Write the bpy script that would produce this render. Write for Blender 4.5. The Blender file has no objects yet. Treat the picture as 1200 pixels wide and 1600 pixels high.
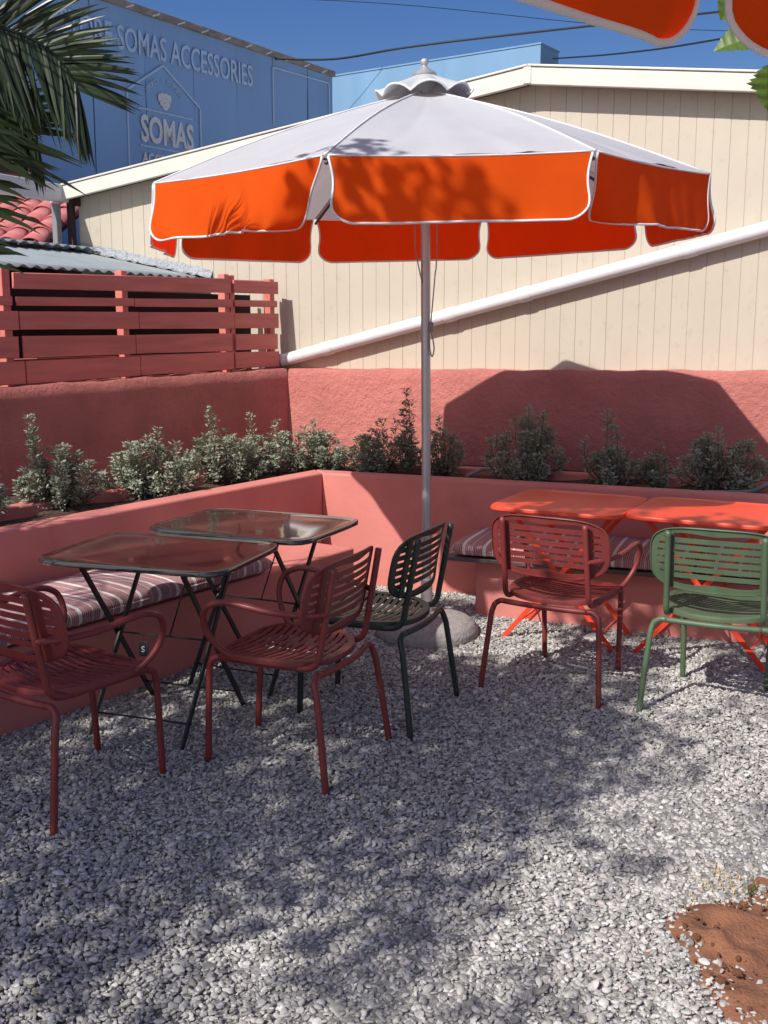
import bpy, math, random
import numpy as np
from mathutils import Vector, Matrix

PI = math.pi
R = math.radians
scene = bpy.context.scene
COL = scene.collection

# ------------------------------------------------------------------ camera, sky, sun, exposure
cam_data = bpy.data.cameras.new('camera')
cam_data.sensor_fit = 'HORIZONTAL'
cam_data.sensor_width = 36.0
cam_data.lens = 36.0 * 1680 / 1200
cam_data.clip_start = 0.05
cam_data.clip_end = 2000
cam = bpy.data.objects.new('camera', cam_data)
COL.objects.link(cam)
cam.location = (0, 0, 1.62)
cam.rotation_euler = (R(90 - 9.96), 0, 0)
scene.camera = cam

SUN = Vector((-0.483, -0.556, 0.676)).normalized()      # towards the sun
world = bpy.data.worlds.new('World')
scene.world = world
world.use_nodes = True
wn = world.node_tree
wn.nodes.clear()
sky = wn.nodes.new('ShaderNodeTexSky')
sky.sky_type = 'NISHITA'
sky.sun_disc = False
sky.sun_elevation = math.asin(SUN.z)
sky.sun_rotation = math.atan2(SUN.x, SUN.y)
sky.air_density = 1.0
sky.dust_density = 1.9
sky.ozone_density = 2.3
bg = wn.nodes.new('ShaderNodeBackground')
bg.inputs['Strength'].default_value = 0.094
wo = wn.nodes.new('ShaderNodeOutputWorld')
hs = wn.nodes.new('ShaderNodeHueSaturation')
hs.inputs['Saturation'].default_value = 1.38
hs.inputs['Hue'].default_value = 0.518
wn.links.new(sky.outputs[0], hs.inputs['Color'])
wn.links.new(hs.outputs[0], bg.inputs[0])
wn.links.new(bg.outputs[0], wo.inputs[0])

sun_data = bpy.data.lights.new('sun', 'SUN')
sun_data.energy = 4.5
sun_data.angle = R(0.53)
sun_data.color = (1.0, 0.96, 0.905)
sun = bpy.data.objects.new('sun', sun_data)
COL.objects.link(sun)
sun.rotation_euler = SUN.to_track_quat('Z', 'Y').to_euler()
sun.location = (0, 0, 20)

vs = scene.view_settings
vs.view_transform = 'Standard'
vs.look = 'None'
vs.exposure = 0.12
vs.gamma = 1.0
vs.use_curve_mapping = False
scene.cycles.max_bounces = 8
scene.cycles.transparent_max_bounces = 8

rng = random.Random(7)

# ------------------------------------------------------------------ materials
def material(name, color, rough=0.6, var=0.0, var_scale=8.0, bump=0.0, bump_scale=60.0, bump_dist=0.01,
             metallic=0.0, spec=0.5, coat=0.0, dirt=None, dirt_scale=3.0, dirt_amount=0.0, rough_var=0.0,
             stretch=None, translucent=None, tmix=0.4, detail=6.0, bump_rough=0.6):
    m = bpy.data.materials.new(name)
    m.use_nodes = True
    nt = m.node_tree
    n, l = nt.nodes, nt.links
    p = n['Principled BSDF']
    out = n['Material Output']
    p.inputs['Roughness'].default_value = rough
    p.inputs['Metallic'].default_value = metallic
    p.inputs['Specular IOR Level'].default_value = spec
    p.inputs['Coat Weight'].default_value = coat
    p.inputs['Coat Roughness'].default_value = 0.05
    col = (*color, 1)
    p.inputs['Base Color'].default_value = col
    tc = n.new('ShaderNodeTexCoord')
    src = tc.outputs['Object']
    if stretch:
        mp = n.new('ShaderNodeMapping')
        mp.inputs['Scale'].default_value = stretch
        l.new(src, mp.inputs[0])
        src = mp.outputs[0]
    cur = None
    if var:
        no = n.new('ShaderNodeTexNoise')
        no.inputs['Scale'].default_value = var_scale
        no.inputs['Detail'].default_value = detail
        l.new(src, no.inputs['Vector'])
        mx = n.new('ShaderNodeMix'); mx.data_type = 'RGBA'
        mx.inputs[6].default_value = (*[c * (1 - var) for c in color], 1)
        mx.inputs[7].default_value = (*[min(1, c * (1 + var)) for c in color], 1)
        rp = n.new('ShaderNodeMapRange')
        rp.inputs[1].default_value = 0.3; rp.inputs[2].default_value = 0.7
        l.new(no.outputs[0], rp.inputs[0])
        l.new(rp.outputs[0], mx.inputs[0])
        cur = mx.outputs[2]
    if dirt:
        nd = n.new('ShaderNodeTexNoise')
        nd.inputs['Scale'].default_value = dirt_scale
        nd.inputs['Detail'].default_value = 9
        nd.inputs['Roughness'].default_value = 0.65
        l.new(src, nd.inputs['Vector'])
        rd = n.new('ShaderNodeMapRange')
        rd.inputs[1].default_value = 0.56; rd.inputs[2].default_value = 0.74
        rd.inputs[4].default_value = dirt_amount
        l.new(nd.outputs[0], rd.inputs[0])
        md = n.new('ShaderNodeMix'); md.data_type = 'RGBA'
        md.inputs[6].default_value = col
        md.inputs[7].default_value = (*dirt, 1)
        if cur: l.new(cur, md.inputs[6])
        l.new(rd.outputs[0], md.inputs[0])
        cur = md.outputs[2]
    if cur: l.new(cur, p.inputs['Base Color'])
    if rough_var:
        nr = n.new('ShaderNodeTexNoise')
        nr.inputs['Scale'].default_value = 5
        nr.inputs['Detail'].default_value = 8
        l.new(src, nr.inputs['Vector'])
        rr = n.new('ShaderNodeMapRange')
        rr.inputs[1].default_value = 0.3; rr.inputs[2].default_value = 0.7
        rr.inputs[3].default_value = max(0.02, rough - rough_var); rr.inputs[4].default_value = rough + rough_var
        l.new(nr.outputs[0], rr.inputs[0])
        l.new(rr.outputs[0], p.inputs['Roughness'])
    if bump:
        nb = n.new('ShaderNodeTexNoise')
        nb.inputs['Scale'].default_value = bump_scale
        nb.inputs['Detail'].default_value = 7
        nb.inputs['Roughness'].default_value = bump_rough
        l.new(src, nb.inputs['Vector'])
        b = n.new('ShaderNodeBump')
        b.inputs['Strength'].default_value = bump
        b.inputs['Distance'].default_value = bump_dist
        l.new(nb.outputs[0], b.inputs['Height'])
        l.new(b.outputs[0], p.inputs['Normal'])
    if translucent:
        t = n.new('ShaderNodeBsdfTranslucent')
        t.inputs[0].default_value = (*translucent, 1)
        ms = n.new('ShaderNodeMixShader')
        ms.inputs[0].default_value = tmix
        l.new(p.outputs[0], ms.inputs[1]); l.new(t.outputs[0], ms.inputs[2])
        l.new(ms.outputs[0], out.inputs[0])
    return m


M = {}
CORAL = (0.64, 0.226, 0.192)
M['stucco'] = material('coral_stucco', CORAL, 0.85, var=0.12, var_scale=3, bump=0.95, bump_scale=17, bump_dist=0.035, bump_rough=0.74,
                       dirt=(0.50, 0.16, 0.135), dirt_scale=1.6, dirt_amount=0.5, spec=0.25)
M['plaster'] = material('coral_smooth_plaster', CORAL, 0.8, var=0.10, var_scale=2.5, bump=0.5, bump_scale=30, bump_dist=0.006, bump_rough=0.7,
                        dirt=(0.52, 0.17, 0.14), dirt_scale=2.2, dirt_amount=0.7, spec=0.25)
M['pallet'] = material('coral_painted_wood', (0.66, 0.20, 0.165), 0.7, var=0.14, var_scale=7, bump=0.35, bump_scale=30,
                       bump_dist=0.004, stretch=(0.35, 3.0, 3.0), dirt=(0.42, 0.13, 0.11), dirt_scale=4, dirt_amount=0.5)
M['siding'] = material('cream_sheet_siding', (0.55, 0.488, 0.39), 0.55, var=0.035, var_scale=2.5, bump=0.08, bump_scale=15,
                       dirt=(0.36, 0.30, 0.23), dirt_scale=13, dirt_amount=0.42)
M['joint'] = material('siding_joint', (0.50, 0.435, 0.34), 0.8)
M['trim'] = material('ivory_metal_trim', (0.70, 0.68, 0.60), 0.4, var=0.04, dirt=(0.33, 0.28, 0.2), dirt_scale=5, dirt_amount=0.25)
M['pvc'] = material('white_plastic_pipe', (0.76, 0.76, 0.77), 0.35, var=0.03, dirt=(0.5, 0.46, 0.42), dirt_scale=3, dirt_amount=0.3)
M['pvc_grey'] = material('grey_plastic', (0.24, 0.24, 0.25), 0.5, var=0.08)
M['soil'] = material('planter_soil', (0.10, 0.06, 0.045), 0.95, var=0.4, var_scale=30, bump=1.0, bump_scale=50, bump_dist=0.03)
M['earth'] = material('red_earth', (0.27, 0.115, 0.06), 0.95, var=0.22, var_scale=14, bump=0.8, bump_scale=90, bump_dist=0.012,
                      dirt=(0.38, 0.19, 0.11), dirt_scale=6, dirt_amount=0.6)
M['ground'] = material('grey_grit', (0.34, 0.33, 0.315), 0.95, var=0.4, var_scale=40, bump=1.0, bump_scale=70, bump_dist=0.02)
M['canopy'] = material('white_canvas', (0.62, 0.635, 0.66), 0.85, var=0.035, var_scale=5, dirt=(0.50, 0.50, 0.50), dirt_scale=4, dirt_amount=0.35, bump=0.25, bump_scale=9, bump_dist=0.012,
                       spec=0.2, translucent=(0.72, 0.68, 0.67), tmix=0.27)
M['orange'] = material('orange_canvas', (0.97, 0.135, 0.010), 0.85, var=0.05, var_scale=10, bump=0.2, bump_scale=14, bump_dist=0.01,
                       spec=0.15, translucent=(0.95, 0.010, 0.001), tmix=0.48)
M['piping'] = material('white_tape', (0.78, 0.76, 0.75), 0.8, var=0.04)
M['alu'] = material('brushed_aluminium', (0.52, 0.50, 0.51), 0.38, metallic=0.6, var=0.06, rough_var=0.08)
M['dark_metal'] = material('dark_rib_metal', (0.10, 0.07, 0.07), 0.5)
M['rope'] = material('grey_cord', (0.30, 0.27, 0.26), 0.8, var=0.15, var_scale=80)
M['concrete'] = material('grey_concrete', (0.37, 0.34, 0.325), 0.92, var=0.15, var_scale=45, bump=0.9, bump_scale=75, bump_dist=0.01,
                         dirt=(0.2, 0.18, 0.17), dirt_scale=28, dirt_amount=0.6)
M['maroon'] = material('maroon_powder_coat', (0.215, 0.036, 0.033), 0.45, var=0.08, var_scale=5, spec=0.45, bump=0.06, bump_scale=250, bump_dist=0.001, rough_var=0.07)
M['dark_green'] = material('dark_green_powder_coat', (0.028, 0.038, 0.028), 0.4, var=0.1, spec=0.45, rough_var=0.07)
M['green'] = material('sage_green_powder_coat', (0.088, 0.132, 0.074), 0.42, var=0.08, spec=0.45, rough_var=0.07)
M['black_top'] = material('glossy_black_green_top', (0.030, 0.031, 0.026), 0.07, var=0.2, spec=0.9, coat=0.6, rough_var=0.035,
                          dirt=(0.06, 0.06, 0.05), dirt_scale=9, dirt_amount=0.25)
M['black_leg'] = material('black_green_steel', (0.016, 0.020, 0.017), 0.42, var=0.1)
M['red'] = material('poppy_red_steel', (0.80, 0.070, 0.032), 0.36, var=0.06, var_scale=4, spec=0.3, dirt=(0.60, 0.10, 0.06), dirt_scale=6, dirt_amount=0.5, rough_var=0.06)
M['bark'] = material('bark', (0.13, 0.095, 0.07), 0.9, var=0.35, var_scale=18, bump=1, bump_scale=25, bump_dist=0.02)
M['steel_plate'] = material('galvanised_plate', (0.55, 0.53, 0.52), 0.4, metallic=0.5, var=0.1)
M['banner'] = material('blue_banner_mesh', (0.20, 0.335, 0.56), 0.75, var=0.07, var_scale=1.2, bump=0.25, bump_scale=2.5, bump_dist=0.05,
                       stretch=(1, 1, 0.25), dirt=(0.25, 0.40, 0.62), dirt_scale=1.5, dirt_amount=0.5)
M['banner_print'] = material('pale_banner_print', (0.38, 0.50, 0.66), 0.8, var=0.08, var_scale=3)
M['banner_beige'] = material('beige_banner_print', (0.60, 0.58, 0.60), 0.8, var=0.08, var_scale=3)
M['banner_rail'] = material('rusty_banner_rail', (0.22, 0.19, 0.175), 0.8, var=0.35, var_scale=6)
M['sign_red'] = material('faded_red_print', (0.42, 0.07, 0.08), 0.75, var=0.1)
M['sign_white'] = material('off_white_print', (0.55, 0.52, 0.52), 0.75, var=0.05)
M['lightblue'] = material('light_blue_paint', (0.165, 0.30, 0.46), 0.75, var=0.09, var_scale=1.3, stretch=(1.2, 1.2, 0.15),
                          dirt=(0.09, 0.23, 0.42), dirt_scale=1.2, dirt_amount=0.5)
M['cable'] = material('black_cable', (0.012, 0.012, 0.014), 0.6)
M['tin'] = material('grey_corrugated_sheet', (0.33, 0.37, 0.38), 0.6, metallic=0.1, var=0.12, var_scale=4, stretch=(0.6, 3, 3),
                    dirt=(0.22, 0.22, 0.21), dirt_scale=4, dirt_amount=0.5)
M['foil'] = material('silver_flashing', (0.40, 0.43, 0.46), 0.5, metallic=0.5, bump=1, bump_scale=25, bump_dist=0.03, var=0.1)
M['tile'] = material('faded_red_roof_tile', (0.52, 0.155, 0.15), 0.85, var=0.2, var_scale=5, bump=0.3, bump_scale=40,
                     dirt=(0.60, 0.36, 0.33), dirt_scale=5, dirt_amount=0.7)
M['shed_dark'] = material('dark_wall_and_gap_shade', (0.025, 0.015, 0.013), 0.9, var=0.2)  # near-black: the shed's inner shade is put into the colour
M['rust'] = material('rusty_bracket', (0.055, 0.026, 0.022), 0.85, var=0.3)
M['white_beam'] = material('pale_painted_beam', (0.62, 0.61, 0.60), 0.6, var=0.06, dirt=(0.4, 0.36, 0.33), dirt_scale=4, dirt_amount=0.4)
M['tag'] = material('dark_tag', (0.012, 0.014, 0.02), 0.6)
M['tag_print'] = material('tag_print', (0.55, 0.55, 0.55), 0.7)
M['hose'] = material('grey_hose', (0.22, 0.21, 0.21), 0.5, var=0.1)
M['straw'] = material('dry_straw', (0.60, 0.42, 0.20), 0.9, var=0.25, var_scale=60)
M['grass_blade'] = material('grass_blade', (0.11, 0.15, 0.035), 0.7, var=0.3, var_scale=60)


def leaf_material(name, color, tcol, rough=0.45, var=0.35, tmix=0.3):
    m = material(name, color, rough, translucent=tcol, tmix=tmix, spec=0.4)
    nt = m.node_tree
    n, l = nt.nodes, nt.links
    a = n.new('ShaderNodeAttribute'); a.attribute_name = 'shade'
    mx = n.new('ShaderNodeMix'); mx.data_type = 'RGBA'
    mx.inputs[6].default_value = (*[c * (1 - var) for c in color], 1)
    mx.inputs[7].default_value = (*[c * (1 + var) for c in color], 1)
    l.new(a.outputs['Fac'], mx.inputs[0])
    l.new(mx.outputs[2], n['Principled BSDF'].inputs['Base Color'])
    return m


M['shrub_leaf'] = leaf_material('grey_green_leaf', (0.30, 0.33, 0.245), (0.24, 0.28, 0.15), rough=0.55, var=0.5, tmix=0.18)
M['palm_leaf'] = leaf_material('palm_leaflet', (0.022, 0.036, 0.015), (0.12, 0.16, 0.02), rough=0.33, var=0.5, tmix=0.16)
M['dry_leaf'] = leaf_material('dry_leaf', (0.22, 0.12, 0.06), (0.2, 0.1, 0.03), rough=.8, var=.5, tmix=.1)
M['tree_leaf'] = leaf_material('tree_leaf', (0.07, 0.10, 0.03), (0.36, 0.38, 0.11), var=0.4, tmix=0.44)
M['vine_leaf'] = leaf_material('vine_leaf', (0.095, 0.165, 0.035), (0.22, 0.36, 0.03), rough=0.4, var=0.35, tmix=0.35)


def stripe_material():
    m = material('striped_cushion_fabric', (0.5, 0.4, 0.4), 0.9, spec=0.15, bump=0.3, bump_scale=300, bump_dist=0.001)
    nt = m.node_tree; n, l = nt.nodes, nt.links
    p = n['Principled BSDF']
    tc = n.new('ShaderNodeTexCoord')
    sx = n.new('ShaderNodeSeparateXYZ'); l.new(tc.outputs['Object'], sx.inputs[0])
    mul = n.new('ShaderNodeMath'); mul.operation = 'MULTIPLY'; mul.inputs[1].default_value = 1 / 0.115
    l.new(sx.outputs[0], mul.inputs[0])
    fr = n.new('ShaderNodeMath'); fr.operation = 'FRACT'; l.new(mul.outputs[0], fr.inputs[0])
    ramp = n.new('ShaderNodeValToRGB'); ramp.color_ramp.interpolation = 'CONSTANT'
    cream = (0.80, 0.71, 0.67, 1); wine = (0.24, 0.10, 0.11, 1); mauve = (0.56, 0.34, 0.34, 1)
    stops = [(0, cream), (.17, wine), (.21, mauve), (.26, wine), (.30, mauve), (.35, wine), (.39, mauve), (.44, wine), (.48, cream),
             (.52, wine), (.56, mauve), (.60, wine), (.64, mauve), (.69, wine), (.73, mauve), (.78, wine), (.82, mauve), (.87, wine), (.91, mauve), (.95, wine)]
    e = ramp.color_ramp.elements
    e[0].position = 0; e[0].color = cream
    e[1].position = stops[1][0]; e[1].color = stops[1][1]
    for pos, c in stops[2:]:
        q = e.new(pos); q.color = c
    l.new(fr.outputs[0], ramp.inputs[0])
    l.new(ramp.outputs[0], p.inputs['Base Color'])
    return m
M['stripe'] = stripe_material()


def pebble_material():
    m = material('river_pebble', (0.4, 0.4, 0.4), 0.75, spec=0.3, bump=0.25, bump_scale=3, bump_dist=0.1)
    nt = m.node_tree; n, l = nt.nodes, nt.links
    p = n['Principled BSDF']
    a = n.new('ShaderNodeAttribute'); a.attribute_type = 'INSTANCER'; a.attribute_name = 'shade'
    ramp = n.new('ShaderNodeValToRGB')
    e = ramp.color_ramp.elements
    e[0].position = 0; e[0].color = (0.20, 0.19, 0.175, 1)
    e[1].position = 1; e[1].color = (0.80, 0.78, 0.74, 1)
    for pos, c in ((.25, (0.34, 0.328, 0.302)), (.5, (0.47, 0.452, 0.418)), (.75, (0.575, 0.555, 0.52)), (.9, (0.68, 0.66, 0.625)), (.955, (0.56, 0.46, 0.43)), (.97, (0.72, 0.71, 0.70))):
        q = e.new(pos); q.color = (*c, 1)
    l.new(a.outputs['Fac'], ramp.inputs[0])
    tc = n.new('ShaderNodeTexCoord')
    no = n.new('ShaderNodeTexNoise'); no.inputs['Scale'].default_value = 1.6; no.inputs['Detail'].default_value = 5
    l.new(tc.outputs['Object'], no.inputs['Vector'])
    rp = n.new('ShaderNodeMapRange'); rp.inputs[1].default_value = .3; rp.inputs[2].default_value = .7; rp.inputs[3].default_value = .82; rp.inputs[4].default_value = 1.14
    l.new(no.outputs[0], rp.inputs[0])
    mu = n.new('ShaderNodeMix'); mu.data_type = 'RGBA'; mu.blend_type = 'MULTIPLY'; mu.inputs[0].default_value = 1
    l.new(ramp.outputs[0], mu.inputs[6]); l.new(rp.outputs[0], mu.inputs[7])
    l.new(mu.outputs[2], p.inputs['Base Color'])
    return m
M['pebble'] = pebble_material()

# ------------------------------------------------------------------ mesh helpers
class MB:
    def __init__(s):
        s.v = []; s.f = []

    def add(s, verts, faces):
        o = len(s.v)
        s.v.extend([tuple(p) for p in verts])
        s.f.extend([tuple(i + o for i in f) for f in faces])
        return s

    def box(s, c, size, ax=None):
        """box about centre c; ax = three axis vectors"""
        c = Vector(c)
        X, Y, Z = [Vector(a) for a in (ax or ((1, 0, 0), (0, 1, 0), (0, 0, 1)))]
        hx, hy, hz = size[0] / 2, size[1] / 2, size[2] / 2
        vs = [c + X * (sx * hx) + Y * (sy * hy) + Z * (sz * hz) for sz in (-1, 1) for sy in (-1, 1) for sx in (-1, 1)]
        return s.add(vs, [(0, 2, 3, 1), (4, 5, 7, 6), (0, 1, 5, 4), (2, 6, 7, 3), (0, 4, 6, 2), (1, 3, 7, 5)])

    def bevel_box(s, c, size, b, ax=None):
        """box with chamfered edges (24 verts)"""
        c = Vector(c)
        X, Y, Z = [Vector(a) for a in (ax or ((1, 0, 0), (0, 1, 0), (0, 0, 1)))]
        h = [k / 2 for k in size]
        import itertools
        vs = []; idx = {}
        for sg in itertools.product((-1, 1), repeat=3):
            for a in range(3):
                q = [sg[i] * (h[i] if i == a else h[i] - b) for i in range(3)]
                idx[sg, a] = len(vs)
                vs.append(c + X * q[0] + Y * q[1] + Z * q[2])
        fs = []
        for a in range(3):
            o1, o2 = (a + 1) % 3, (a + 2) % 3
            for sg in (-1, 1):
                ring = []
                for p, q in ((-1, -1), (1, -1), (1, 1), (-1, 1)):
                    t = [0, 0, 0]; t[a] = sg; t[o1] = p; t[o2] = q
                    ring.append(idx[tuple(t), a])
                fs.append(tuple(ring if sg > 0 else ring[::-1]))
        for a in range(3):                       # edges along axis a
            o1, o2 = (a + 1) % 3, (a + 2) % 3
            for p in (-1, 1):
                for q in (-1, 1):
                    t0 = [0, 0, 0]; t0[a] = -1; t0[o1] = p; t0[o2] = q
                    t1 = list(t0); t1[a] = 1
                    r = (idx[tuple(t0), o1], idx[tuple(t1), o1], idx[tuple(t1), o2], idx[tuple(t0), o2])
                    fs.append(r if p * q < 0 else r[::-1])
        for sg in itertools.product((-1, 1), repeat=3):
            r = (idx[sg, 0], idx[sg, 1], idx[sg, 2])
            fs.append(r if sg[0] * sg[1] * sg[2] > 0 else r[::-1])
        return s.add(vs, fs)

    def tube(s, pts, r, seg=8, caps=True):
        pts = [Vector(p) for p in pts]
        n = len(pts)
        rs = r if isinstance(r, (list, tuple)) else [r] * n
        t0 = (pts[1] - pts[0]).normalized()
        up = Vector((0, 0, 1)) if abs(t0.z) < 0.9 else Vector((1, 0, 0))
        nrm = t0.cross(up).normalized()
        vs = []; prev = t0
        for i, p in enumerate(pts):
            if i == 0: t = t0
            elif i == n - 1: t = (pts[i] - pts[i - 1]).normalized()
            else: t = ((pts[i + 1] - pts[i]).normalized() + (pts[i] - pts[i - 1]).normalized()).normalized()
            ax = prev.cross(t)
            if ax.length > 1e-6:
                nrm = Matrix.Rotation(prev.angle(t), 3, ax.normalized()) @ nrm
            nrm = (nrm - t * nrm.dot(t)).normalized()
            b = t.cross(nrm)
            prev = t
            for k in range(seg):
                a = 2 * PI * k / seg
                vs.append(p + (nrm * math.cos(a) + b * math.sin(a)) * rs[i])
        fs = []
        for i in range(n - 1):
            for k in range(seg):
                k2 = (k + 1) % seg
                fs.append((i * seg + k, i * seg + k2, (i + 1) * seg + k2, (i + 1) * seg + k))
        if caps:
            fs.append(tuple(range(seg))[::-1])
            fs.append(tuple((n - 1) * seg + k for k in range(seg)))
        return s.add(vs, fs)

    def grid(s, fn, nu, nv, closed_u=False):
        vs = [fn(i / nu, j / nv) for j in range(nv + 1) for i in range(nu + (0 if closed_u else 1))]
        w = nu if closed_u else nu + 1
        fs = []
        for j in range(nv):
            for i in range(nu):
                i2 = (i + 1) % w if closed_u else i + 1
                fs.append((j * w + i, j * w + i2, (j + 1) * w + i2, (j + 1) * w + i))
        return s.add(vs, fs)

    def lathe(s, prof, seg=24, c=(0, 0, 0)):
        c = Vector(c)
        vs = [(c.x + r * math.cos(2 * PI * k / seg), c.y + r * math.sin(2 * PI * k / seg), c.z + z) for r, z in prof for k in range(seg)]
        fs = []
        for i in range(len(prof) - 1):
            for k in range(seg):
                k2 = (k + 1) % seg
                fs.append((i * seg + k, i * seg + k2, (i + 1) * seg + k2, (i + 1) * seg + k))
        fs.append(tuple(range(seg))[::-1])
        fs.append(tuple((len(prof) - 1) * seg + k for k in range(seg)))
        return s.add(vs, fs)

    def prism(s, poly, z0, z1):
        n = len(poly)
        vs = [(p[0], p[1], z0) for p in poly] + [(p[0], p[1], z1) for p in poly]
        fs = [tuple(range(n))[::-1], tuple(range(n, 2 * n))] + [(i, (i + 1) % n, n + (i + 1) % n, n + i) for i in range(n)]
        return s.add(vs, fs)

    def mesh(s, name, mat, smooth=False):
        me = bpy.data.meshes.new(name)
        me.from_pydata(s.v, [], s.f)
        me.validate()
        if mat is not None: me.materials.append(mat)
        if smooth:
            me.polygons.foreach_set('use_smooth', [True] * len(me.polygons))
        me.update()
        return me

    def build(s, name, mat, parent=None, smooth=False, loc=None, rot=None):
        return link(name, s.mesh(name, mat, smooth), parent, loc, rot)


def link(name, data, parent=None, loc=None, rot=None):
    o = bpy.data.objects.new(name, data)
    COL.objects.link(o)
    if parent: o.parent = parent
    if loc is not None: o.location = loc
    if rot is not None: o.rotation_euler = rot
    return o


def autosmooth(o, ang=35):
    me = o.data
    me.polygons.foreach_set('use_smooth', [True] * len(me.polygons))
    try:
        me.set_sharp_from_angle(angle=R(ang))
    except Exception:
        pass
    return o


def tag(o, label=None, cat=None, group=None, kind=None):
    if label: o['label'] = label
    if cat: o['category'] = cat
    if group: o['group'] = group
    if kind: o['kind'] = kind
    return o


def empty(name, loc=(0, 0, 0), rz=0.0):
    o = bpy.data.objects.new(name, None)
    COL.objects.link(o)
    o.location = loc
    o.rotation_euler = (0, 0, rz)
    o.empty_display_size = 0.1
    return o


def copy_tree(o, parent=None):
    c = o.copy()
    COL.objects.link(c)
    c.parent = parent
    for ch in list(o.children):
        copy_tree(ch, c)
    return c


def recolor(o, a, b):
    """swap material a for b on copied parts that need their own mesh"""
    for ch in o.children_recursive:
        if ch.type == 'MESH' and ch.data.materials and ch.data.materials[0] == a:
            key = (ch.data.name, b.name)
            if key not in RC:
                d = ch.data.copy(); d.materials.clear(); d.materials.append(b)
                RC[key] = d
            ch.data = RC[key]
RC = {}


def smooth_path(pts, sub=5):
    """Catmull-Rom"""
    P = [Vector(p) for p in pts]
    out = []
    for i in range(len(P) - 1):
        p0 = P[max(i - 1, 0)]; p1 = P[i]; p2 = P[i + 1]; p3 = P[min(i + 2, len(P) - 1)]
        for k in range(sub):
            t = k / sub
            out.append(0.5 * ((2 * p1) + (p2 - p0) * t + (2 * p0 - 5 * p1 + 4 * p2 - p3) * t * t + (3 * p1 - p0 - 3 * p2 + p3) * t ** 3))
    out.append(P[-1])
    return out


def leaf_mesh(leaves, name, mat):
    """leaves: list of (pos, direction, normal, length, width, shade) -> one mesh, each leaf a folded six-sided blade"""
    n = len(leaves)
    V = np.zeros((n * 6, 3)); sh = np.zeros(n * 6)
    for i, (p, d, nn, L, W, s_) in enumerate(leaves):
        d = d.normalized()
        side = d.cross(nn)
        if side.length < 1e-5: side = d.orthogonal()
        side.normalize(); up = side.cross(d)
        q = (p, p + d * L * .35 + side * W * .5 + up * W * .12, p + d * L * .35 - side * W * .5 + up * W * .12,
             p + d * L * .72 + side * W * .36 - up * L * .03, p + d * L * .72 - side * W * .36 - up * L * .03, p + d * L - up * L * .10)
        for k in range(6): V[i * 6 + k] = q[k]
        sh[i * 6:i * 6 + 6] = s_
    F = []
    for i in range(n):
        o = i * 6
        F += [(o, o + 1, o + 2), (o + 1, o + 3, o + 4, o + 2), (o + 3, o + 5, o + 4)]
    me = bpy.data.meshes.new(name)
    me.from_pydata(V.tolist(), [], F)
    me.materials.append(mat)
    at = me.attributes.new('shade', 'FLOAT', 'POINT')
    at.data.foreach_set('value', sh)
    me.update()
    return me


def rv():
    while True:
        v = Vector((rng.uniform(-1, 1), rng.uniform(-1, 1), rng.uniform(-1, 1)))
        if 0.05 < v.length < 1: return v.normalized()


# ------------------------------------------------------------------ plan of the place (metres, camera at the origin looking along +Y)
def V2(a): return Vector((math.cos(R(a)), math.sin(R(a)), 0))
LIP = Vector((-0.385, 6.65, 0))              # inner corner of the planter lip
DL = Vector((-0.559, -0.829, 0))             # along the left bench, towards the camera
NL = Vector((0.829, -0.559, 0))              # out of the left bench, towards the gravel
DR = Vector((0.931, -0.364, 0)).normalized() # along the back bench, to the right
NR = Vector((-0.364, -0.931, 0)).normalized()
WC = Vector((-0.722, 8.14, 0))                # corner of the tall walls
WR = V2(-23)                                 # back wall, to the right
WN = Vector((-WR.y, WR.x, 0))                # away from the camera
WL = -V2(53)                                 # left wall, towards the camera
WLN = Vector((-WL.y, WL.x, 0))               # towards the gravel
if WLN.x < 0: WLN = -WLN
Z3 = Vector((0, 0, 1))

# ------------------------------------------------------------------ ground
g = MB().add([(-600, -600, -0.03), (600, -600, -0.03), (600, 600, -0.03), (-600, 600, -0.03)], [(0, 1, 2, 3)]).build('ground', M['ground'])
tag(g, 'grey grit ground around the terrace', 'ground', kind='structure')


def cross(o, a, b):
    return (a[0] - o[0]) * (b[1] - o[1]) - (a[1] - o[1]) * (b[0] - o[0])


def in_poly(x, y, poly):
    c = False
    j = len(poly) - 1
    for i in range(len(poly)):
        xi, yi = poly[i]; xj, yj = poly[j]
        if (yi > y) != (yj > y) and x < (xj - xi) * (y - yi) / (yj - yi) + xi: c = not c
        j = i
    return c


SOIL_C = Vector((1.355, 2.50, 0))
def soil_edge(a):
    return 0.50 + 0.05 * math.sin(2 * a + 1.0) + 0.035 * math.sin(5 * a) + 0.03 * math.sin(9 * a + 2)


# red earth patch (a tree pit scraped free of gravel)
def soil_patch():
    mb = MB()
    na, nr = 96, 34
    r2 = random.Random(3)
    ph = [(r2.uniform(0, 6.28), r2.uniform(0, 6.28), r2.uniform(18, 60), r2.uniform(18, 60)) for _ in range(14)]
    def fn(u, v):
        a = u * 2 * PI
        rad = (soil_edge(a) + 0.10) * v
        x = SOIL_C.x + rad * math.cos(a); y = SOIL_C.y + rad * math.sin(a)
        rim = math.exp(-((v - 0.74) / 0.12) ** 2)
        z = 0.007 + 0.018 * rim * (0.6 + 0.5 * math.sin(a * 7 + 1) + 0.4 * math.sin(a * 15)) - 0.034 * max(0, v - 0.88) / 0.12
        for p, q, fx, fy in ph: z += 0.0016 * math.sin(fx * x + p) * math.sin(fy * y + q) * (1 + 2 * rim)
        if v < 0.88: z = max(z, 0.003 + 0.25 * max(0, z))
        return (x, y, z)
    mb.grid(fn, na, nr, closed_u=True)
    o = mb.build('soil', M['earth'], smooth=True)
    tag(o, 'patch of bare reddish earth breaking through the gravel', 'soil', kind='structure')
soil_patch()


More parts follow.
